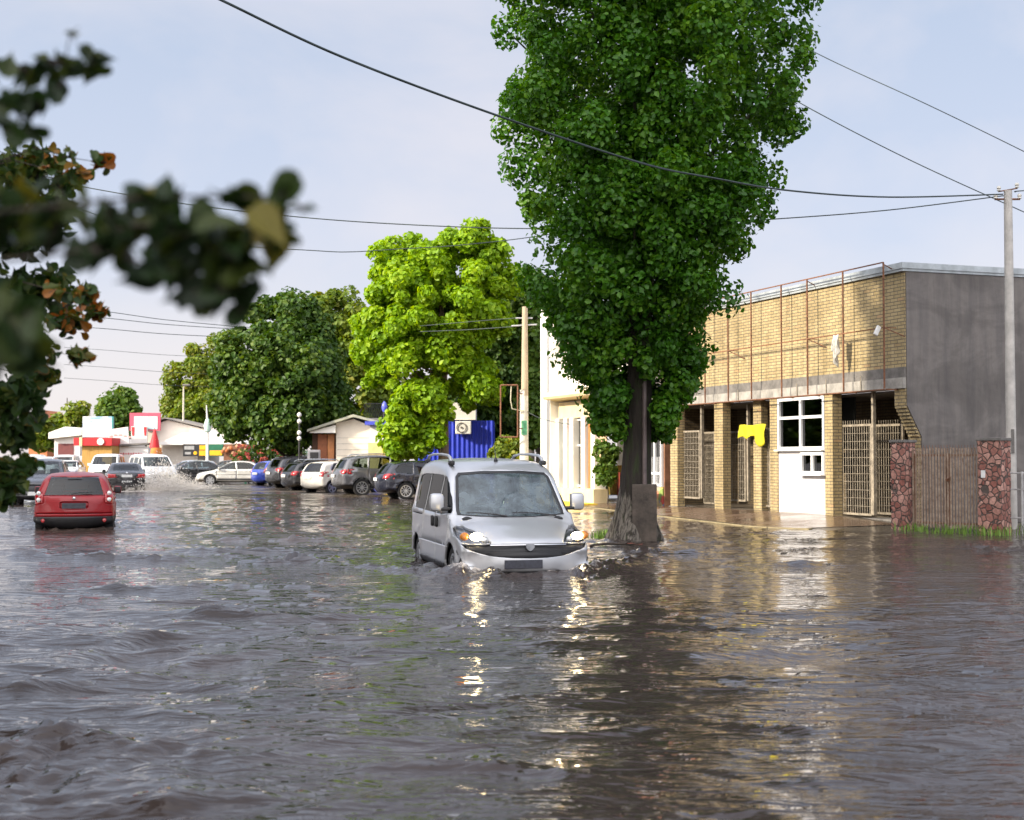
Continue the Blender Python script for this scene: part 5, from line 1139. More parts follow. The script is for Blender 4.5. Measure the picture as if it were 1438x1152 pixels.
tree('poplar_tree', 'small distant tree rising above the billboard', b, 10, .3,
     ell(b, D, [(168, 582, 24, 30, 34, 0), (176, 565, 12, 16, 10, 0), (152, 575, 12, 14, 10, 0)]), .5, 1.1, 80, L_MID, 26)
D = 150; b = (PX(95, D), D, 0)
tree('thin_tree', 'thin pale tree at the far left behind the market', b, 8, .2,
     ell(b, D, [(95, 595, 20, 26, 20, 0), (108, 580, 10, 20, 8, 0), (65, 612, 22, 22, 24, 0)]), .5, .8, 60, L_YEL, 27)
D = 66; b = (PX(690, D), D, 0)
tree('dark_tree', 'shaded dark tree right of the lime green tree over the blue kiosk', b, 7, .24,
     ell(b, D, [(692, 500, 50, 84, 90, 0), (668, 560, 32, 48, 44, -1.5), (712, 570, 30, 50, 40, -.4), (720, 430, 24, 50, 22, .5)]), .21, .6, 180, L_DARK, 28)
D = 60; b = (PX(757, D), D, 0)
tree('leafy_tree', 'green tree squeezed between timber pole and white shop', b, 7.5, .2,
     ell(b, D, [(757, 500, 22, 60, 50, 0), (755, 580, 26, 50, 44, 0), (745, 440, 18, 30, 16, .8)]), .22, .5, 130, L_MID, 29)
D = 100; b = (PX(745, D), D, 0)
tree('conifer_tree', 'dark tree top far behind the timber pole', b, 12, .3, ell(b, D, [(746, 435, 34, 52, 54, 0), (756, 490, 44, 64, 44, 0)]), .35, .8, 100, L_DARK, 30)
D = 52.5; b = (PX(714, D), D, 0)
tree('leafy_bush', 'small bright green bush at the foot of the timber pole', b, .9, .05, ell(b, D, [(714, 630, 15, 14, 18, 0), (700, 640, 8, 10, 8, 0), (720, 650, 16, 22, 18, 0)]), .16, .26, 90, L_YEL, 31, cat='bush', limbs=6)
b = (PX(852, 46), 46, .1)
tree('green_shrub', 'green shrub at the shop front left of the poplar trunk', b, 1.2, .03, ell(b, 46, [(851, 640, 9, 18, 12, 0), (850, 662, 10, 14, 9, 0)]), .13, .24, 80, L_MID, 32, cat='shrub', limbs=5)

# ---- the two lindens at the left edge, their boughs reaching into view
def linden(name, label, base, leafmat, lsize, boughs, seed, trunk_h, r0, extra=None, up=.25):
    """boughs: lists of (px,py,D,spread px,n) strung along a branch"""
    rng = np.random.default_rng(seed); t = thing(name, label, 'tree', base); B = Vector(base); Cs = []; Ns = []; Ss = []; Rs = []; tw = MB()
    trunk = MB().tube([(0, 0, -.4), (.05, 0, trunk_h * .5), (0, .05, trunk_h)], [r0 * 1.3, r0, r0 * .5], 12)
    for pts in boughs:
        path = [P(px, py, D) - B for px, py, D, sp, n, a in pts]
        root = Vector((0, 0, max(.8, min(trunk_h, path[0].z - .2)))); ln = [root] + path
        tw.tube(ln, [.004 * lsize / .07] + [max(.0015, .0035 * lsize / .07 * (1 - i / len(path))) for i in range(len(path))], 6)
        for (px, py, D, sp, n, a), c in zip(pts, path):
            w = sp * D / F; d = rng.normal(size=(n, 3)) * np.array([1, 1, .8]) * w * .62; C = np.array(c)[None] + d
            Cs.append(C); Ns.append(rng.normal(size=(n, 3)) * .8 + np.array([0, -.35, up])); Ss.append(lsize * (.65 + .6 * rng.random(n))); Rs.append(np.clip(rng.random(n) * .66 + a, 0, 1))
            for q in rng.choice(n, min(n, 12), False): tw.tube([c, c.lerp(Vector(C[q]), .5) + Vector((0, 0, .15 * w)), Vector(C[q])], [.006 * lsize / .07, .004 * lsize / .07, .002], 4, cap=False)
    leaf_mesh('crown', np.vstack(Cs), np.vstack(Ns), np.concatenate(Ss), np.concatenate(Rs), leafmat, rng, t, asp=.98, fine=True)
    trunk.build('trunk', BARK, t, 60); tw.build('branch', BARK, t, 60)
    return t
b1 = []
rr = np.random.default_rng(5)
for (x, y, sp, n, a) in ((20, 250, 60, 150, .08), (60, 225, 40, 70, .22), (110, 245, 24, 26, .32), (20, 330, 60, 170, 0), (70, 300, 40, 70, 0), (20, 420, 60, 200, 0), (75, 400, 42, 80, .1), (118, 415, 22, 26, .28), (30, 480, 55, 170, .05), (95, 450, 34, 60, .3), (135, 435, 22, 30, .38), (110, 500, 20, 26, .3), (20, 560, 44, 150, .02), (60, 530, 30, 50, .18), (20, 610, 38, 120, .02), (45, 590, 26, 44, .1), (15, 670, 32, 100, .08), (38, 655, 18, 34, .2), (8, 700, 18, 34, .1), (-40, 300, 70, 160, 0), (-40, 450, 70, 160, 0), (-40, 600, 60, 140, 0), (85, 268, 26, 40, .2), (140, 228, 16, 12, .34)):
    D = 6.2 + rr.random() * 1.3; n = int(n * 1.7); b1.append([(x - 90, y - 20, D, 8, 4, 0), (x - 40, y - 6, D, 10, 6, a), (x, y, D, sp * .55, n, a)])
linden('linden_tree', 'dark linden with orange tipped twigs along the left edge', (-3.35, 7.0, 0), L_AUT, .056, b1, 41, 4.2, .16)
b2 = [
 [(-60, 300, 1.75, 20, 5, 0), (10, 290, 1.75, 44, 11, .2), (90, 305, 1.72, 40, 11, .16), (150, 318, 1.70, 32, 9, .05), (220, 320, 1.68, 40, 12, .05), (280, 330, 1.66, 44, 14, .0), (330, 345, 1.64, 42, 13, .12), (378, 330, 1.62, 30, 9, .22)],
 [(215, 275, 1.68, 14, 3, .2), (330, 278, 1.66, 12, 3, .1), (398, 274, 1.62, 9, 2, .05), (425, 292, 1.6, 7, 1, .36)],
 [(130, 350, 1.70, 18, 5, .1), (240, 380, 1.66, 24, 6, .0), (300, 400, 1.66, 26, 7, .0), (345, 410, 1.64, 22, 6, .0), (335, 440, 1.65, 8, 1, 0)],
 [(-70, 420, 1.5, 30, 8, 0), (-10, 430, 1.5, 30, 8, 0), (35, 465, 1.48, 26, 6, .1), (0, 500, 1.5, 24, 6, 0)],
 [(-20, 90, 2.1, 14, 4, .05), (40, 100, 2.1, 20, 7, .05), (90, 92, 2.1, 22, 9, .08), (98, 50, 2.1, 10, 2, .2), (125, 78, 2.1, 18, 6, .1), (75, 130, 2.1, 14, 4, .05)],
 [(-20, 150, 2.0, 20, 6, 0), (25, 155, 2.0, 24, 10, .0), (50, 185, 2.0, 10, 2, .05), (5, 180, 1.9, 12, 3, 0)]]
linden('linden_tree', 'out of focus linden bough with broad dark leaves hanging close to us', (-1.25, 1.15, 0), L_NEAR, .045, [[(x, y, D, s, int(n * 1.45 + .5), a) for x, y, D, s, n, a in q] for q in b2[:4]], 42, 2.3, .05)
linden('linden_tree', 'small dark leafy twigs against the sky in the top corner', (-1.5, 1.7, 0), L_NEAR, .036, b2[4:], 43, 2.7, .04)

# unseen trees added on the sunny side to shade the road, van and poplar
def added_trees(places, dens, kind, mat, seed):
    first = None
    for i, (x, y, h) in enumerate(places):
        if first is None:
            first = tree('added_tree', kind, (x, y, 0), 13, .32, [(0, 0, 5.5, 2.7, 2.7, 3.5, int(90 * dens)), (0, 0, 10.5, 3.0, 3.0, 4.5, int(120 * dens)), (0, 0, 16, 2.5, 2.5, 3.6, int(90 * dens))], .46, .85, 75, mat, seed, group=kind); first.scale = (1, 1, h / 19)
        else:
            o = first.copy(); COL.objects.link(o); o.location = (x, y, 0); o.rotation_euler = (0, 0, i * 1.3); o.scale = (1, 1, h / 19)
            for ch in list(first.children):
                c = ch.copy(); COL.objects.link(c); c.parent = o
added_trees(((-15.0, 16.2, 22), (-14.5, 13.0, 22), (-14.2, 9.4, 21), (-13.6, 6, 21), (-14.5, 2.2, 20), (-14, -2, 20), (-14.4, -6.5, 19), (-17.0, 30.5, 8)), 1.0, 'tall dense unseen tree added across the road for shade', L_DARK, 78)
added_trees(((-24, 47, 8.5), (-26.5, 53, 9), (-29, 60, 9), (-31, 67, 10)), 1.0, 'unseen bright green tree added across the road for window reflections', L_MID, 80)  # added for reflections, leaves brightened to look sunlit in the window panes

# ---------------------------------------------------------------- grass tufts, ground cover
def grass(name, pts, h, mat, seed, label):
    rng = np.random.default_rng(seed); vs = []; fs_ = []
    for (x, y, z, n, sp) in pts:
        for _ in range(n):
            a = rng.random() * 2 * PI; bx, by = x + rng.normal() * sp, y + rng.normal() * sp * .6; hh = h * (.5 + rng.random()); lx, ly = math.cos(a) * hh * .45, math.sin(a) * hh * .45; w = .012; px_, py_ = -math.sin(a) * w, math.cos(a) * w
            i = len(vs); vs += [(bx - px_, by - py_, z - .05), (bx + px_, by + py_, z - .05), (bx + lx * .4 - px_ * .7, by + ly * .4 - py_ * .7, z + hh * .65), (bx + lx * .4 + px_ * .7, by + ly * .4 + py_ * .7, z + hh * .65), (bx + lx, by + ly, z + hh)]
            fs_ += [(i, i + 1, i + 3, i + 2), (i + 2, i + 3, i + 4)]
    o = MB().add(vs, fs_).build(name, mat); stuff(o); tag(o, label, 'grass'); return o
GRASS = pmat('wet grass', (.09, .19, .02), .6, .3, 4, col2=(.17, .27, .04))
gp = []
for k in range(44):
    f = k / 43; p = pA.lerp(pB, f); gp.append((p.x + random.uniform(-.1, .1), p.y - .25 - random.uniform(0, .35), .02, 3 if k % 6 else 18, .10))
for k in range(14): gp.append((pB.x + .4 + k * .18, pB.y - .25 - random.uniform(0, .4), .05, 14, .14))
grass('grass', gp, .15, GRASS, 3, 'green grass growing along the foot of the rusty gate')
grass('grass', [(PX(838 + k * 4, 27.3 + (k % 3) * .5), 27.3 + (k % 3) * .5, .0, 26, .13) for k in range(7)], .12, GRASS, 4, 'grass tufts sticking out of the water left of the poplar foot')

# red scrap of board washed against the poplar's foot
t = thing('floating_board', 'orange red scrap of board floating in front of the poplar foot', 'board', (PX(893, 25.2), 25.2, .02), .3)
MB().box((0, 0, 0), (.34, .16, .03), bev=.006, R=Matrix.Rotation(.12, 3, 'X')).build('board', pmat('wet red board', (.42, .07, .03), .4, .3, 8), t)
t = thing('dead_branch', 'dark dead branch drifting in the water right of the van', 'branch', (PX(868, 24.6), 24.6, .03), -.2)
MB().tube([(-.5, 0, 0), (-.2, .05, .04), (.2, .02, .03), (.55, .1, .07)], [.02, .025, .018, .006], 6).tube([(.1, .03, .03), (.25, -.1, .12), (.3, -.14, .2)], [.012, .008, .003], 5).build('limb', BARK, t, 60)

# ---------------------------------------------------------------- spray behind the black sedan
def spray():
    rng = np.random.default_rng(8); n = 12000; c0 = Vector((BSED[0] + 1.0, BSED[1] - 1.0, 0))
    u = rng.random(n); x = c0.x + .2 + rng.normal(size=n) * .55 + u * 2.2; y = c0.y + rng.normal(size=n) * .9 + u * 1.5; z = np.abs(rng.normal(size=n)) * (.14 + .50 * np.exp(-((x - c0.x - 1.0) / .9) ** 2))
    left = rng.random(n) < .3; x = np.where(left, c0.x - 1.2 + rng.normal(size=n) * 1.1, x); z = np.where(left, np.abs(rng.normal(size=n)) * .10, z)
    r = .010 + .026 * rng.random(n) ** 2; C = np.stack([x, y, z], -1)
    o6 = np.array([(1, 0, 0), (-1, 0, 0), (0, 1, 0), (0, -1, 0), (0, 0, 1), (0, 0, -1)], float); V = (C[:, None] + o6[None] * r[:, None, None]).reshape(-1, 3)
    f8 = np.array([(0, 2, 4), (2, 1, 4), (1, 3, 4), (3, 0, 4), (2, 0, 5), (1, 2, 5), (3, 1, 5), (0, 3, 5)]); Fc = (np.arange(n)[:, None, None] * 6 + f8[None]).reshape(-1, 3)
    me = bpy.data.meshes.new('spray'); me.from_pydata(V.tolist(), [], Fc.tolist())
    m, nt, out = new_mat('water drops'); b = N(nt, 'ShaderNodeBsdfPrincipled', Roughness=.15); b.inputs['Base Color'].default_value = (.85, .82, .78, 1)
    t = N(nt, 'ShaderNodeBsdfTranslucent', Color=(.9, .86, .8, 1)); mx = N(nt, 'ShaderNodeMixShader', Fac=.4); nt.links.new(b.outputs[0], mx.inputs[1]); nt.links.new(t.outputs[0], mx.inputs[2]); nt.links.new(mx.outputs[0], out.inputs[0])
    o = link('spray', me, None, [m]); stuff(o); tag(o, 'pale spray of water thrown up beside the black sedan', 'spray')
spray()

# ---------------------------------------------------------------- market far off on the left
def bx(name, label, cat, D, px0, px1, py0, py1, mat, depth=3.0, part='wall'):
    z0, z1 = PZ(py1, D), PZ(py0, D); t = thing(name, label, cat, ((PX(px0, D) + PX(px1, D)) / 2, D, max(0, z0)))
    z0r = z0 - max(0, z0); h = z1 - max(0, z0); w = PX(px1, D) - PX(px0, D)
    MB().b2((-w / 2, 0, min(0, z0r)), (w / 2, depth, h)).build(part, mat, t); return t, w, h
WARM = pmat('warm white sheet', (.76, .70, .62), .7, .06, 1.5)
PALE = pmat('pale canvas', (.72, .69, .66), .7, .08, 2)
REDB = pmat('red banner', (.55, .015, .02), .6, .1, 3)
ORNG = pmat('orange brick', (.50, .17, .07), .85, .2, 2)
D = 110
t, w, h = bx('market_hall', 'long low white market hall with gabled roof behind the parked cars', 'building', D, 205, 278, 625, 690, WARM, 8)
zb2 = PZ(626, D); xg = PX(232, D) - t.location.x
m = MB(); m.prism([(-w / 2, h), (w / 2 + 4, h), (w / 2 + 1.2, PZ(606, D)), (xg + .2, PZ(590, D)), (-w / 2, PZ(600, D))], 'y', .0, 7); m.build('gable', WARM, t)
m = MB(); m.prism([(-w / 2 - .4, PZ(601, D)), (xg, PZ(588, D)), (xg, PZ(586.5, D)), (-w / 2 - .4, PZ(599, D))], 'y', -.4, 7.4); m.prism([(xg + .003, PZ(588, D)), (w / 2 + 1.5, PZ(605, D)), (w / 2 + 1.5, PZ(603, D)), (xg + .003, PZ(586.5, D))], 'y', -.4, 7.4); m.build('roof', pmat('grey sheet roof', (.24, .22, .2), .7, .1, 2), t)
m = MB(); m.prism([(-1.0, PZ(625, D)), (PX(344, D) - t.location.x, PZ(625, D)), (PX(336, D) - t.location.x, PZ(604, D)), (PX(305, D) - t.location.x, PZ(600, D)), (PX(298, D) - t.location.x, PZ(608, D)), (PX(262, D) - t.location.x, PZ(608, D))], 'y', -1.2, -.2); m.build('awning', PALE, t)
m = MB()
for k in range(7): m.b2((-w / 2 + .3 + k * .5, -.04, .2), (-w / 2 + .7 + k * .5, -.005, .9), k % 3)
m.build('goods', [pmat('pink goods', (.5, .15, .14), .7, .2, 5), pmat('yellow goods', (.5, .38, .12), .7, .2, 5), pmat('brown goods', (.25, .12, .07), .7, .2, 5)], t)
D = 108
YEL = pmat('yellow lettering', (.80, .42, .01), .5, .1, 4)
t, w, h = bx('shop_sign', 'black shop board with yellow panels above the dark wagon', 'sign', D, 257, 292, 624, 641, pmat('black board', (.015, .015, .017), .5, .2, 3), .25, 'board')
m = MB().b2((.3, -.03, h * .55), (.9, -.004, h * .9)).b2((.28, -.03, h * .06), (.96, -.004, h * .48)); m.lathe([(.14, 0), (.14, .02), (.01, .02)], 14, Matrix.Translation((-.02, -.004, h * .27)) @ Matrix.Rotation(PI / 2, 4, 'X')); m.build('lettering', YEL, t)
MB().b2((-.85, -.03, h * .55), (-.1, -.004, h * .85)).b2((-.8, -.03, h * .15), (-.35, -.004, h * .35)).build('lettering', pmat('grey lettering', (.3, .3, .3), .6, .2, 4), t)
t, w, h = bx('shop_sign', 'green shop board with yellow strip next to the black one', 'sign', D, 292.5, 313, 624, 641, pmat('green board', (.01, .12, .06), .5, .2, 3), .25, 'board')
MB().b2((-.45, -.03, h * .08), (.5, -.004, h * .48)).build('lettering', YEL, t)
t, w, h = bx('market_stall', 'stall with orange goods under the end of the white awning', 'stall', D, 314, 346, 624, 652, pmat('brown stall', (.20, .09, .05), .8, .3, 3), 2)
m = MB(); rg = random.Random(3)
for k in range(12): m.lathe([(.01, -.16), (.13, -.08), (.15, .03), (.08, .14), (.01, .17)], 10, Matrix.Translation((-.9 + k * .16, -.25, h * .5 + rg.random() * .7)), mi=k % 2)
m.build('hanging_goods', [pmat('orange goods', (.42, .13, .04), .7, .2, 5), pmat('pale orange goods', (.40, .22, .12), .7, .2, 5)], t, 60)
D = 104
t, w, h = bx('timber_kiosk', 'yellow timber kiosk under a red banner at the market', 'kiosk', D, 115, 157, 626, 664, pmat('yellow timber', (.45, .26, .07), .8, .3, 3, stretch=(6, 6, .3)), 3)
MB().b2((PX(105, D) - t.location.x, -.3, h - .0), (w / 2 + .05, 3.1, h + PZ(615, D) - PZ(626, D))).build('banner', REDB, t)
MB().lathe([(.01, .05), (.24, .03), (.26, 0), (.25, -.05)], 20, Matrix.Translation((PX(143, D) - t.location.x, -.36, h + .28)) @ Matrix.Rotation(PI / 2, 4, 'X')).build('round_sign', WHITEW, t, 40)
MB().b2((PX(113, D) - t.location.x, -.34, h - .05), (PX(117, D) - t.location.x, -.305, h + .6)).build('sign_strip', pmat('cream strip', (.7, .55, .3), .6, .1, 5), t)
def billboard_mat():
    m, nt, out = new_mat('pale billboard print'); tc = N(nt, 'ShaderNodeTexCoord'); mp = N(nt, 'ShaderNodeMapping'); mp.inputs['Scale'].default_value = (.5, 1, 1.4); nt.links.new(tc.outputs['Object'], mp.inputs[0])
    n = N(nt, 'ShaderNodeTexNoise', Scale=1.3, Detail=3.0); nt.links.new(mp.outputs[0], n.inputs['Vector']); r = ramp(nt, n.outputs['Fac'], [(.38, (.62, .68, .68)), (.55, (.58, .66, .70)), (.64, (.16, .36, .55)), (.72, (.6, .68, .7))])
    b = N(nt, 'ShaderNodeBsdfPrincipled', Roughness=.5); nt.links.new(r.outputs[0], b.inputs['Base Color']); nt.links.new(b.outputs[0], out.inputs[0]); return m
D = 107
t = thing('billboard', 'pale blue billboard standing above the red banner', 'billboard', (PX(136, D), D, 0)); za, zb2 = PZ(614, D), PZ(585, D); w = PX(156, D) - PX(115, D)
MB().b2((-w / 2, 0, za), (w / 2, .2, zb2)).build('board', billboard_mat(), t)
m = MB()
for x in (-w / 2 + .1, w / 2 - .1): m.tube([(x, .3, 0), (x, .3, zb2)], .07, 8)
m.b2((w / 2 + .002, -.02, za), (w / 2 + .12, .22, zb2)); m.build('support', pmat('teal steel', (.03, .22, .22), .5, .1, 5), t)
t = thing('shop_sign', 'tilted white board over a white fascia beside the billboard', 'sign', (PX(172, D), D - 1, 0)); z0 = PZ(624, D)
m = MB(); m.prism([(PX(157, D) - PX(172, D), PZ(627, D)), (PX(186, D) - PX(172, D), PZ(625, D)), (PX(184, D) - PX(172, D), PZ(600, D)), (PX(157, D) - PX(172, D), PZ(604, D))], 'y', 0, .2); m.build('board', PALE, t)
m = MB()
for k in range(5): m.box((-.6 + k * .35, -.02, PZ(613, D) + .1 * math.sin(k)), (.25, .02, .12))
m.build('lettering', pmat('pale pink lettering', (.55, .32, .30), .6, .2, 5), t)
MB().tube([(0, .3, 0), (0, .3, PZ(604, D))], .08, 8).build('support', BLACKP, t)
t, w, h = bx('white_stall', 'white stall front with faint red lettering left of the red umbrella', 'stall', 106, 160, 208, 627, 655, PALE, 2)
m = MB()
for k in range(9): m.box((-.75 + k * .19, -.02, h - .55), (.12, .02, .10 + .04 * (k % 2)))
m.build('lettering', pmat('red lettering', (.55, .12, .14), .6, .2, 5), t)
m = MB(); m.prism([(-w / 2 - .1, h), (w / 2 + .1, h + .12), (w / 2 + .1, h + .26), (-w / 2 - .1, h + .13)], 'y', -.3, 2.2); m.build('roof', CONCD, t)
D = 109
t = thing('red_hoarding', 'pink and red framed hoarding with a pale teal picture', 'sign', (PX(203, D), D, 0)); w = PX(225, D) - PX(182, D)
MB().b2((-w / 2, 0, PZ(605, D)), (w / 2, .2, PZ(580, D))).build('board', pmat('raspberry red', (.55, .08, .13), .6, .15, 2), t)
MB().b2((-w / 2 + .35, -.03, PZ(603, D)), (w / 2 - .2, -.004, PZ(585, D))).build('picture', pmat('pale teal print', (.50, .66, .66), .6, .12, 1.2), t)
MB().b2((-w / 2 + .2, -.3, PZ(624, D)), (.25, -.1, PZ(599, D))).build('lower_panel', PALE, t)
for px in (188, 205): MB().prism([(PX(px - 2, D) - PX(203, D), PZ(600, D)), (PX(px + 2, D) - PX(203, D), PZ(600, D)), (PX(px + 1.2, D) - PX(203, D), PZ(612, D)), (PX(px - 1, D) - PX(203, D), PZ(612, D))], 'y', -.34, -.31).build('pennant', REDB, t)
MB().tube([(0, .4, 0), (0, .4, PZ(590, D))], .08, 8).build('support', BLACKP, t)
D = 100
t = thing('closed_umbrella', 'closed red parasol with orange hem at the market', 'umbrella', (PX(217, D), D, 0)); zt = PZ(603, D)
m = MB(); prof = [(.05, zt), (.16, zt - .35), (.28, zt - .8), (.36, zt - 1.3)]; m.lathe(prof, 14); m.build('canopy', REDB, t, 60)
MB().lathe([(.36, zt - 1.3), (.42, zt - 1.7), (.25, zt - 2.0), (.03, zt - 1.9)], 14, Matrix.Translation((.12, 0, 0))).build('hem', pmat('orange canvas', (.62, .2, .04), .7, .15, 3), t, 60)
MB().tube([(0, 0, 0), (0, 0, zt + .1)], .03, 8).build('pole', BLACKP, t)
t, w, h = bx('white_pavilion', 'white canvas pavilion at the far left of the market', 'stall', 118, 76, 112, 608, 640, PALE, 5)
m = MB(); m.prism([(-w / 2 - .3, h - .5), (w / 2 + .3, h - .2), (w / 2 + .3, h + .25), (0, h + .5), (-w / 2 - .3, h)], 'y', -.6, 5.3); m.build('roof', pmat('canvas roof', (.75, .72, .66), .7, .06, 2), t)
MB().b2((w / 2 - 1.8, -.04, 0), (w / 2 - .5, -.003, h - .9)).build('doorway', pmat('dark red doorway', (.16, .05, .05), .8, .2, 3), t)
t, w, h = bx('brick_house', 'distant orange brick house above the dark leaves', 'house', 165, 40, 66, 590, 645, ORNG, 8)
MB().prism([(-w / 2 - .2, h), (w / 2 + .2, h), (0, h + 1.2)], 'y', -.2, 8.2).build('roof', pmat('orange roof', (.42, .14, .06), .8, .15, 2), t)
fr = MB().b2((-.3, -.06, h - 1.9), (.7, -.003, h - .6)).build('window', WHITEW, t); MB().b2((-.2, -.09, h - 1.8), (.6, -.062, h - .7)).build('pane', ROOMD, fr)
bx('pale_block', 'pale distant block of flats behind the thin tree', 'building', 260, 68, 118, 590, 645, pmat('hazy pale wall', (.55, .53, .54), .8, .08, 1), 10)
# fence and flowers
D = 84; GREENP = pmat('green painted steel', (.015, .16, .10), .5, .2, 5)
t = thing('green_fence', 'green metal fence under the big dark tree', 'fence', (PX(345, D), D, 0)); L = PX(432, D) - PX(345, D); m = MB(); zt = PZ(632, D)
for k in range(7): m.box((L * k / 6, 0, zt / 2), (.1, .1, zt))
for z in (.3, zt - .1): m.box((L / 2, 0, z), (L, .05, .06))
for k in range(46): m.tube([(L * k / 45, 0, .2), (L * k / 45, 0, zt - .1)], .014, 5)
m.build('railing', GREENP, t)
t, w, h = bx('notice_board', 'small white notice panel fixed at the green fence', 'sign', D - .2, 383, 399, 631, 637, PALE, .08, 'board')
MB().tube([(0, .1, -h - 1.5), (0, .1, 0)], .03, 6).build('post', GREENP, t)
rngf = np.random.default_rng(55); bpt = (PX(385, 83.2), 83.2, 0); tf = thing('flower_bush', 'bush with dark red blossoms along the green fence', 'bush', bpt)
cs = np.stack([rngf.uniform(-2.3, 1.8, 60), rngf.uniform(-.3, .5, 60), rngf.uniform(.5, 2.3, 60)], -1); C, Nn, sz, rnd = clump_leaves(cs, np.full(60, .42), 70, .13, rngf); leaf_mesh('leaves', C, Nn, sz, rnd, L_DARK, rngf, tf)
cs = np.stack([rngf.uniform(-2.3, 1.8, 22), rngf.uniform(-.9, -.5, 22), rngf.uniform(1.3, 2.4, 22)], -1); C, Nn, sz, rnd = clump_leaves(cs, np.full(22, .15), 16, .12, rngf); leaf_mesh('blossoms', C, Nn, sz, rnd, leaf_mat('red petals', [(0, (.30, .03, .03)), (1, (.5, .14, .10))], .3), rngf, tf)
MB().tube([(-1.5, 0, -.1), (-1.4, 0, 1.2)], .04, 6).tube([(1, 0, -.1), (.9, 0, 1.2)], .04, 6).build('stem', BARK, tf)
# street lamps
D = 112; t = thing('street_lamp', 'slim street lamp in front of the sunlit tree', 'street lamp', (PX(257, D), D, 0)); h = PZ(541, D)
MB().tube([(0, 0, 0), (0, 0, h * .6), (.0, 0, h - .2), (.15, -.1, h)], [.11, .08, .06, .05], 8).build('post', pmat('pale lamp post', (.5, .47, .38), .6, .15, 4), t); MB().box((.25, -.15, h), (.6, .25, .14), bev=.05).build('lamp_head', CONCD, t, 40)
D = 98; t = thing('flag_mast', 'short white mast with a bulky foot at the market roof', 'mast', (PX(291, D), D, 0))
MB().tube([(0, 0, 0), (0, 0, PZ(598, D)), (-.08, 0, PZ(569, D))], [.10, .09, .03], 8).build('post', WHITEW, t); MB().lathe([(.02, 0), (.22, .1), (.26, .5), (.15, .9), (.05, 1.0)], 12, Matrix.Translation((0, 0, PZ(608, D)))).build('lamp_head', pmat('pale green casing', (.45, .6, .5), .4, .1, 5), t, 40)
D = 68; t = thing('street_lamp', 'white beaded lamp post in front of the big dark tree', 'street lamp', (PX(420, D), D, 0))
m = MB().tube([(0, 0, 0), (0, 0, PZ(590, D))], .04, 8)
m.build('post', BLACKP, t); m = MB()
for z in (583, 592, 608, 616): m.lathe([(.01, -.13), (.09, -.06), (.11, 0), (.08, .08), (.01, .13)], 12, Matrix.Translation((0, 0, PZ(z, D))))
m.build('lamp_globe', WHITEW, t, 60)
D = 71; t = thing('tv_box', 'grey framed display box standing beside the brown hut door', 'display box', (PX(441, D), D, 0))
MB().box((0, 0, PZ(639, D)), (.62, .3, .5), bev=.03).build('casing', pmat('grey casing', (.25, .25, .27), .5, .1, 5), t); MB().box((.03, -.155, PZ(639.5, D)), (.42, .02, .3)).build('screen', BLACKP, t); MB().tube([(0, 0, 0), (0, 0, PZ(646, D))], .05, 8).build('stand', BLACKP, t)
# two shop dummies / people-sized folded parasols by the tree
D = 76
for px, top, c, lab in ((410, 620, (.55, .20, .05), 'narrow orange folded parasol under the big dark tree'), (422, 627, (.7, .58, .5), 'pale folded parasol under the big dark tree')):
    t = thing('folded_parasol', lab, 'parasol', (PX(px, D), D, 0)); z = PZ(top, D)
    MB().lathe([(.02, z), (.12, z - .4), (.2, z - 1.0), (.16, z - 1.2), (.03, z - 1.2)], 12).build('canopy', pmat(lab[:12], c, .7, .15, 4), t, 60); MB().tube([(0, 0, 0), (0, 0, z)], .03, 6).build('pole', BLACKP, t)

# ---------------------------------------------------------------- overhead wires, each hung in its own vertical plane
WIRE = pmat('dark cable', (.03, .045, .045), .6, .2, 8)
def wire(label, A, B, pix, r=.012):
    """pix: photo points; A,B: plan positions of the wire's vertical plane"""
    pts = []; ax, ay = A; bx_, by_ = B
    for px, py in pix:
        k = (px - CX) / F; t = (k * ay - ax) / ((bx_ - ax) - k * (by_ - ay)); D = ay + t * (by_ - ay); pts.append(P(px, py, D))
    q = []
    for i in range(len(pts) - 1):
        p0 = pts[max(0, i - 1)]; p1, p2 = pts[i], pts[i + 1]; p3 = pts[min(len(pts) - 1, i + 2)]
        for s in range(10):
            t = s / 10; q.append(.5 * ((2 * p1) + (-p0 + p2) * t + (2 * p0 - 5 * p1 + 4 * p2 - p3) * t * t + (-p0 + 3 * p1 - 3 * p2 + p3) * t ** 3))
    q.append(pts[-1]); o = MB().tube(q, r, 6).build('cable', WIRE, None, 60); o.name = 'overhead_cable'; tag(o, label, 'cable', 'overhead cables')
pr = (PR.x, PR.y)
wire('thick overhead cable sweeping down across the poplar to the concrete pole', (-4.6, 15.2), pr, [(180, -62), (310, 0), (480, 80), (700, 163), (900, 229), (1000, 250), (1110, 268), (1250, 277), (1408, 273)], .016)
wire('cable passing behind the poplar and climbing to the concrete pole', (-10, 33), (pr[0], 30.2), [(60, 250), (130, 265), (270, 288), (420, 305), (560, 315), (725, 321), (900, 319), (1100, 307), (1250, 295), (1410, 275)], .013)
wire('lower cable running behind the lime tree top toward the left boughs', (-11, 38), (3.0, 38), [(60, 275), (200, 322), (330, 344), (440, 352), (490, 354), (560, 350), (640, 345), (725, 336), (800, 325)], .013)
wire('upper cable cutting the sky from the poplar to the right edge', (2, 34.5), (16, 31), [(960, -10), (1030, 15), (1165, 84), (1300, 146), (1438, 213), (1560, 275)], .011)
wire('cable crossing behind the top of the concrete pole', (2, 33), (16, 31.5), [(1040, 95), (1140, 154), (1280, 226), (1438, 298), (1560, 352)], .012)
wire('short cable leaving the concrete pole for the right edge', pr, (16, 28), [(1426, 270), (1438, 268), (1560, 262)], .012)
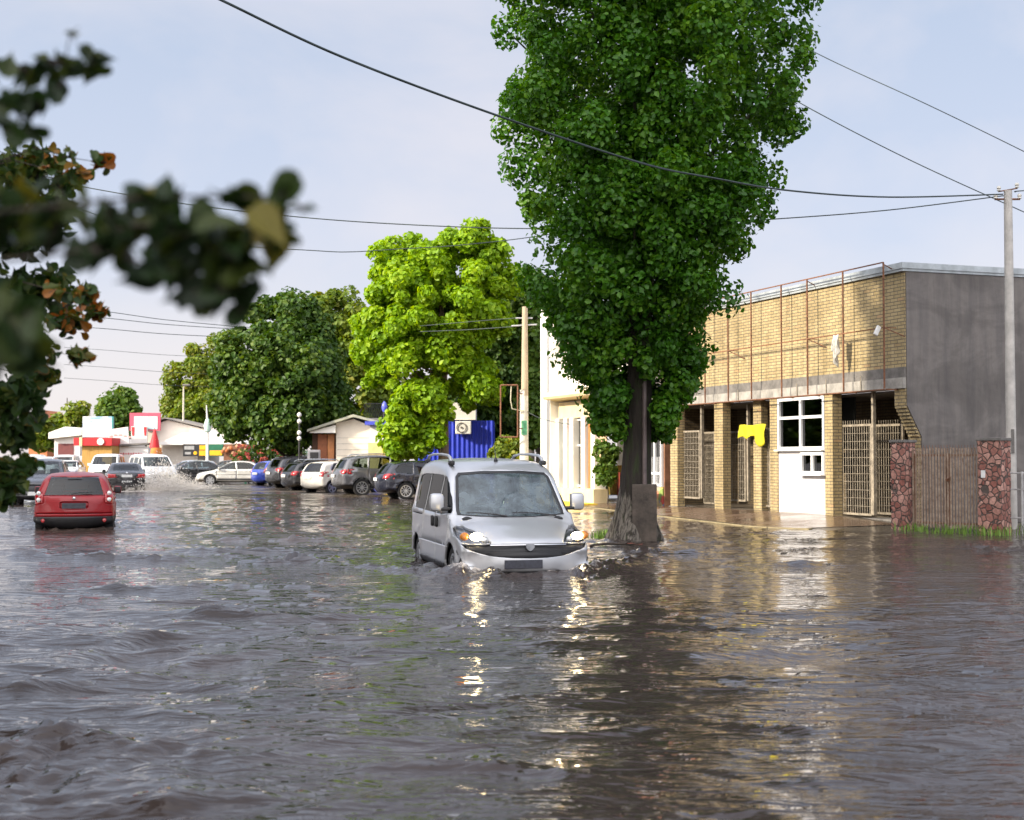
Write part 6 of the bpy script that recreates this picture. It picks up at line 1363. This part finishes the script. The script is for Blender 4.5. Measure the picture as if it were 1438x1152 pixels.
for i, (y0, y1, lab) in enumerate(((438, 458, 'topmost of the thin wires low in the sky on the far left'), (447, 462, 'second of the thin wires low in the sky on the far left'), (462, 474, 'darkest of the thin wires low in the sky on the far left'), (492, 503, 'faint wire alone below the thin wires on the far left'), (516, 527, 'fainter wire second above the far market'), (535, 545, 'faintest wire lowest above the far market'))):
    wire(lab, (-24, 70 + i), (-9.5, 76 + i), [(90, y0 - 4), (150, y0), (230, (y0 + y1) / 2 + 1), (325, y1), (400, y1 + 5)], .018 if i < 3 else .011)
wire('upper wire from the timber pole into the lime green tree', (-4, 53), (PM.x, PM.y), [(590, 458), (660, 452), (733, 446)], .012)
wire('lower wire from the timber pole into the lime green tree', (-4, 52.6), (PM.x, PM.y - .1), [(590, 466), (660, 463), (733, 458)], .014)
wire('wire from the timber pole toward the white shop', (PM.x, PM.y), (2.5, 48.5), [(738, 577), (755, 586), (775, 592), (800, 596)], .012)

# ---------------------------------------------------------------- camera, sky, sun
cam = bpy.data.cameras.new('camera'); co = bpy.data.objects.new('camera', cam); COL.objects.link(co)
co.location = (0, 0, EYE); co.rotation_euler = (PI / 2 + PITCH, 0, 0); cam.sensor_width = 36; cam.lens = 36 * F / 1438; cam.clip_start = .05; cam.clip_end = 3000
cam.dof.use_dof = True; cam.dof.focus_distance = 21.0; cam.dof.aperture_fstop = 3.5
scene.camera = co
SUN_DIR = Vector((-.90, -.43, .0)).normalized(); ELEV = math.radians(25)
S = Vector((SUN_DIR.x * math.cos(ELEV), SUN_DIR.y * math.cos(ELEV), math.sin(ELEV)))
su = bpy.data.lights.new('sun', 'SUN'); su.energy = 5.0; su.angle = math.radians(2.5); su.color = (1.0, .88, .70)
so = bpy.data.objects.new('sun', su); COL.objects.link(so); so.rotation_euler = S.to_track_quat('Z', 'Y').to_euler()
w = bpy.data.worlds.new('World'); scene.world = w; w.use_nodes = True; nt = w.node_tree; nt.nodes.clear()
out = nt.nodes.new('ShaderNodeOutputWorld'); bg = N(nt, 'ShaderNodeBackground', Strength=.1)
sky = nt.nodes.new('ShaderNodeTexSky'); sky.sky_type = 'NISHITA'; sky.sun_disc = False; sky.sun_elevation = ELEV; sky.sun_rotation = math.atan2(S.x, S.y); sky.dust_density = 2.0
tc = N(nt, 'ShaderNodeTexCoord'); sp = N(nt, 'ShaderNodeSeparateXYZ'); nt.links.new(tc.outputs['Generated'], sp.inputs[0])
# rain cloud deck: mauve grey above, pale and creamy near the horizon, with soft torn patches
el = ramp(nt, sp.outputs[2], [(.0, (7.0, 6.4, 6.2)), (.06, (6.3, 6.0, 6.2)), (.15, (4.6, 5.0, 6.1)), (.30, (3.8, 4.4, 5.6)), (.45, (5.2, 5.8, 7.3)), (.62, (6.4, 6.9, 8.4))])
mp = N(nt, 'ShaderNodeMapping'); mp.inputs['Scale'].default_value = (1, 1, 1.7); nt.links.new(tc.outputs['Generated'], mp.inputs[0])
n1 = N(nt, 'ShaderNodeTexNoise', Scale=3.6, Detail=7.0, Roughness=.52, Distortion=.25); nt.links.new(mp.outputs[0], n1.inputs['Vector'])
pr_ = ramp(nt, n1.outputs['Fac'], [(.47, (0, 0, 0)), (.68, (1, 1, 1))]); mu = N(nt, 'ShaderNodeMath', _operation='MULTIPLY'); mu.inputs[1].default_value = .62; nt.links.new(pr_.outputs[0], mu.inputs[0])
mx = N(nt, 'ShaderNodeMixRGB', Color2=(6.3, 5.9, 6.1, 1)); nt.links.new(mu.outputs[0], mx.inputs[0]); nt.links.new(el.outputs[0], mx.inputs[1])
mx2 = N(nt, 'ShaderNodeMixRGB', Fac=.86); nt.links.new(sky.outputs[0], mx2.inputs[1]); nt.links.new(mx.outputs[0], mx2.inputs[2])
# unseen bright cloud added behind the camera, towards the sun, to lift the shade
dp = nt.nodes.new('ShaderNodeVectorMath'); dp.operation = 'DOT_PRODUCT'; dp.inputs[1].default_value = Vector((-.42, -.72, .55)).normalized(); nt.links.new(tc.outputs['Generated'], dp.inputs[0])
gl = ramp(nt, dp.outputs['Value'], [(.15, (0, 0, 0)), (.55, (7.8, 7.6, 7.6)), (.95, (16.5, 15.4, 14.4))]); ad2 = N(nt, 'ShaderNodeMixRGB', _blend_type='ADD', Fac=1.0)
nt.links.new(mx2.outputs[0], ad2.inputs[1]); nt.links.new(gl.outputs[0], ad2.inputs[2]); mx2 = ad2
nt.links.new(mx2.outputs[0], bg.inputs['Color']); nt.links.new(bg.outputs[0], out.inputs[0])
vs_ = scene.view_settings; vs_.view_transform = 'Standard'; vs_.look = 'None'; vs_.exposure = 0.62; vs_.gamma = 1.0
scene.cycles.max_bounces = 8; scene.cycles.transparent_max_bounces = 16; scene.cycles.use_denoising = True; scene.cycles.caustics_reflective = False; scene.cycles.caustics_refractive = False
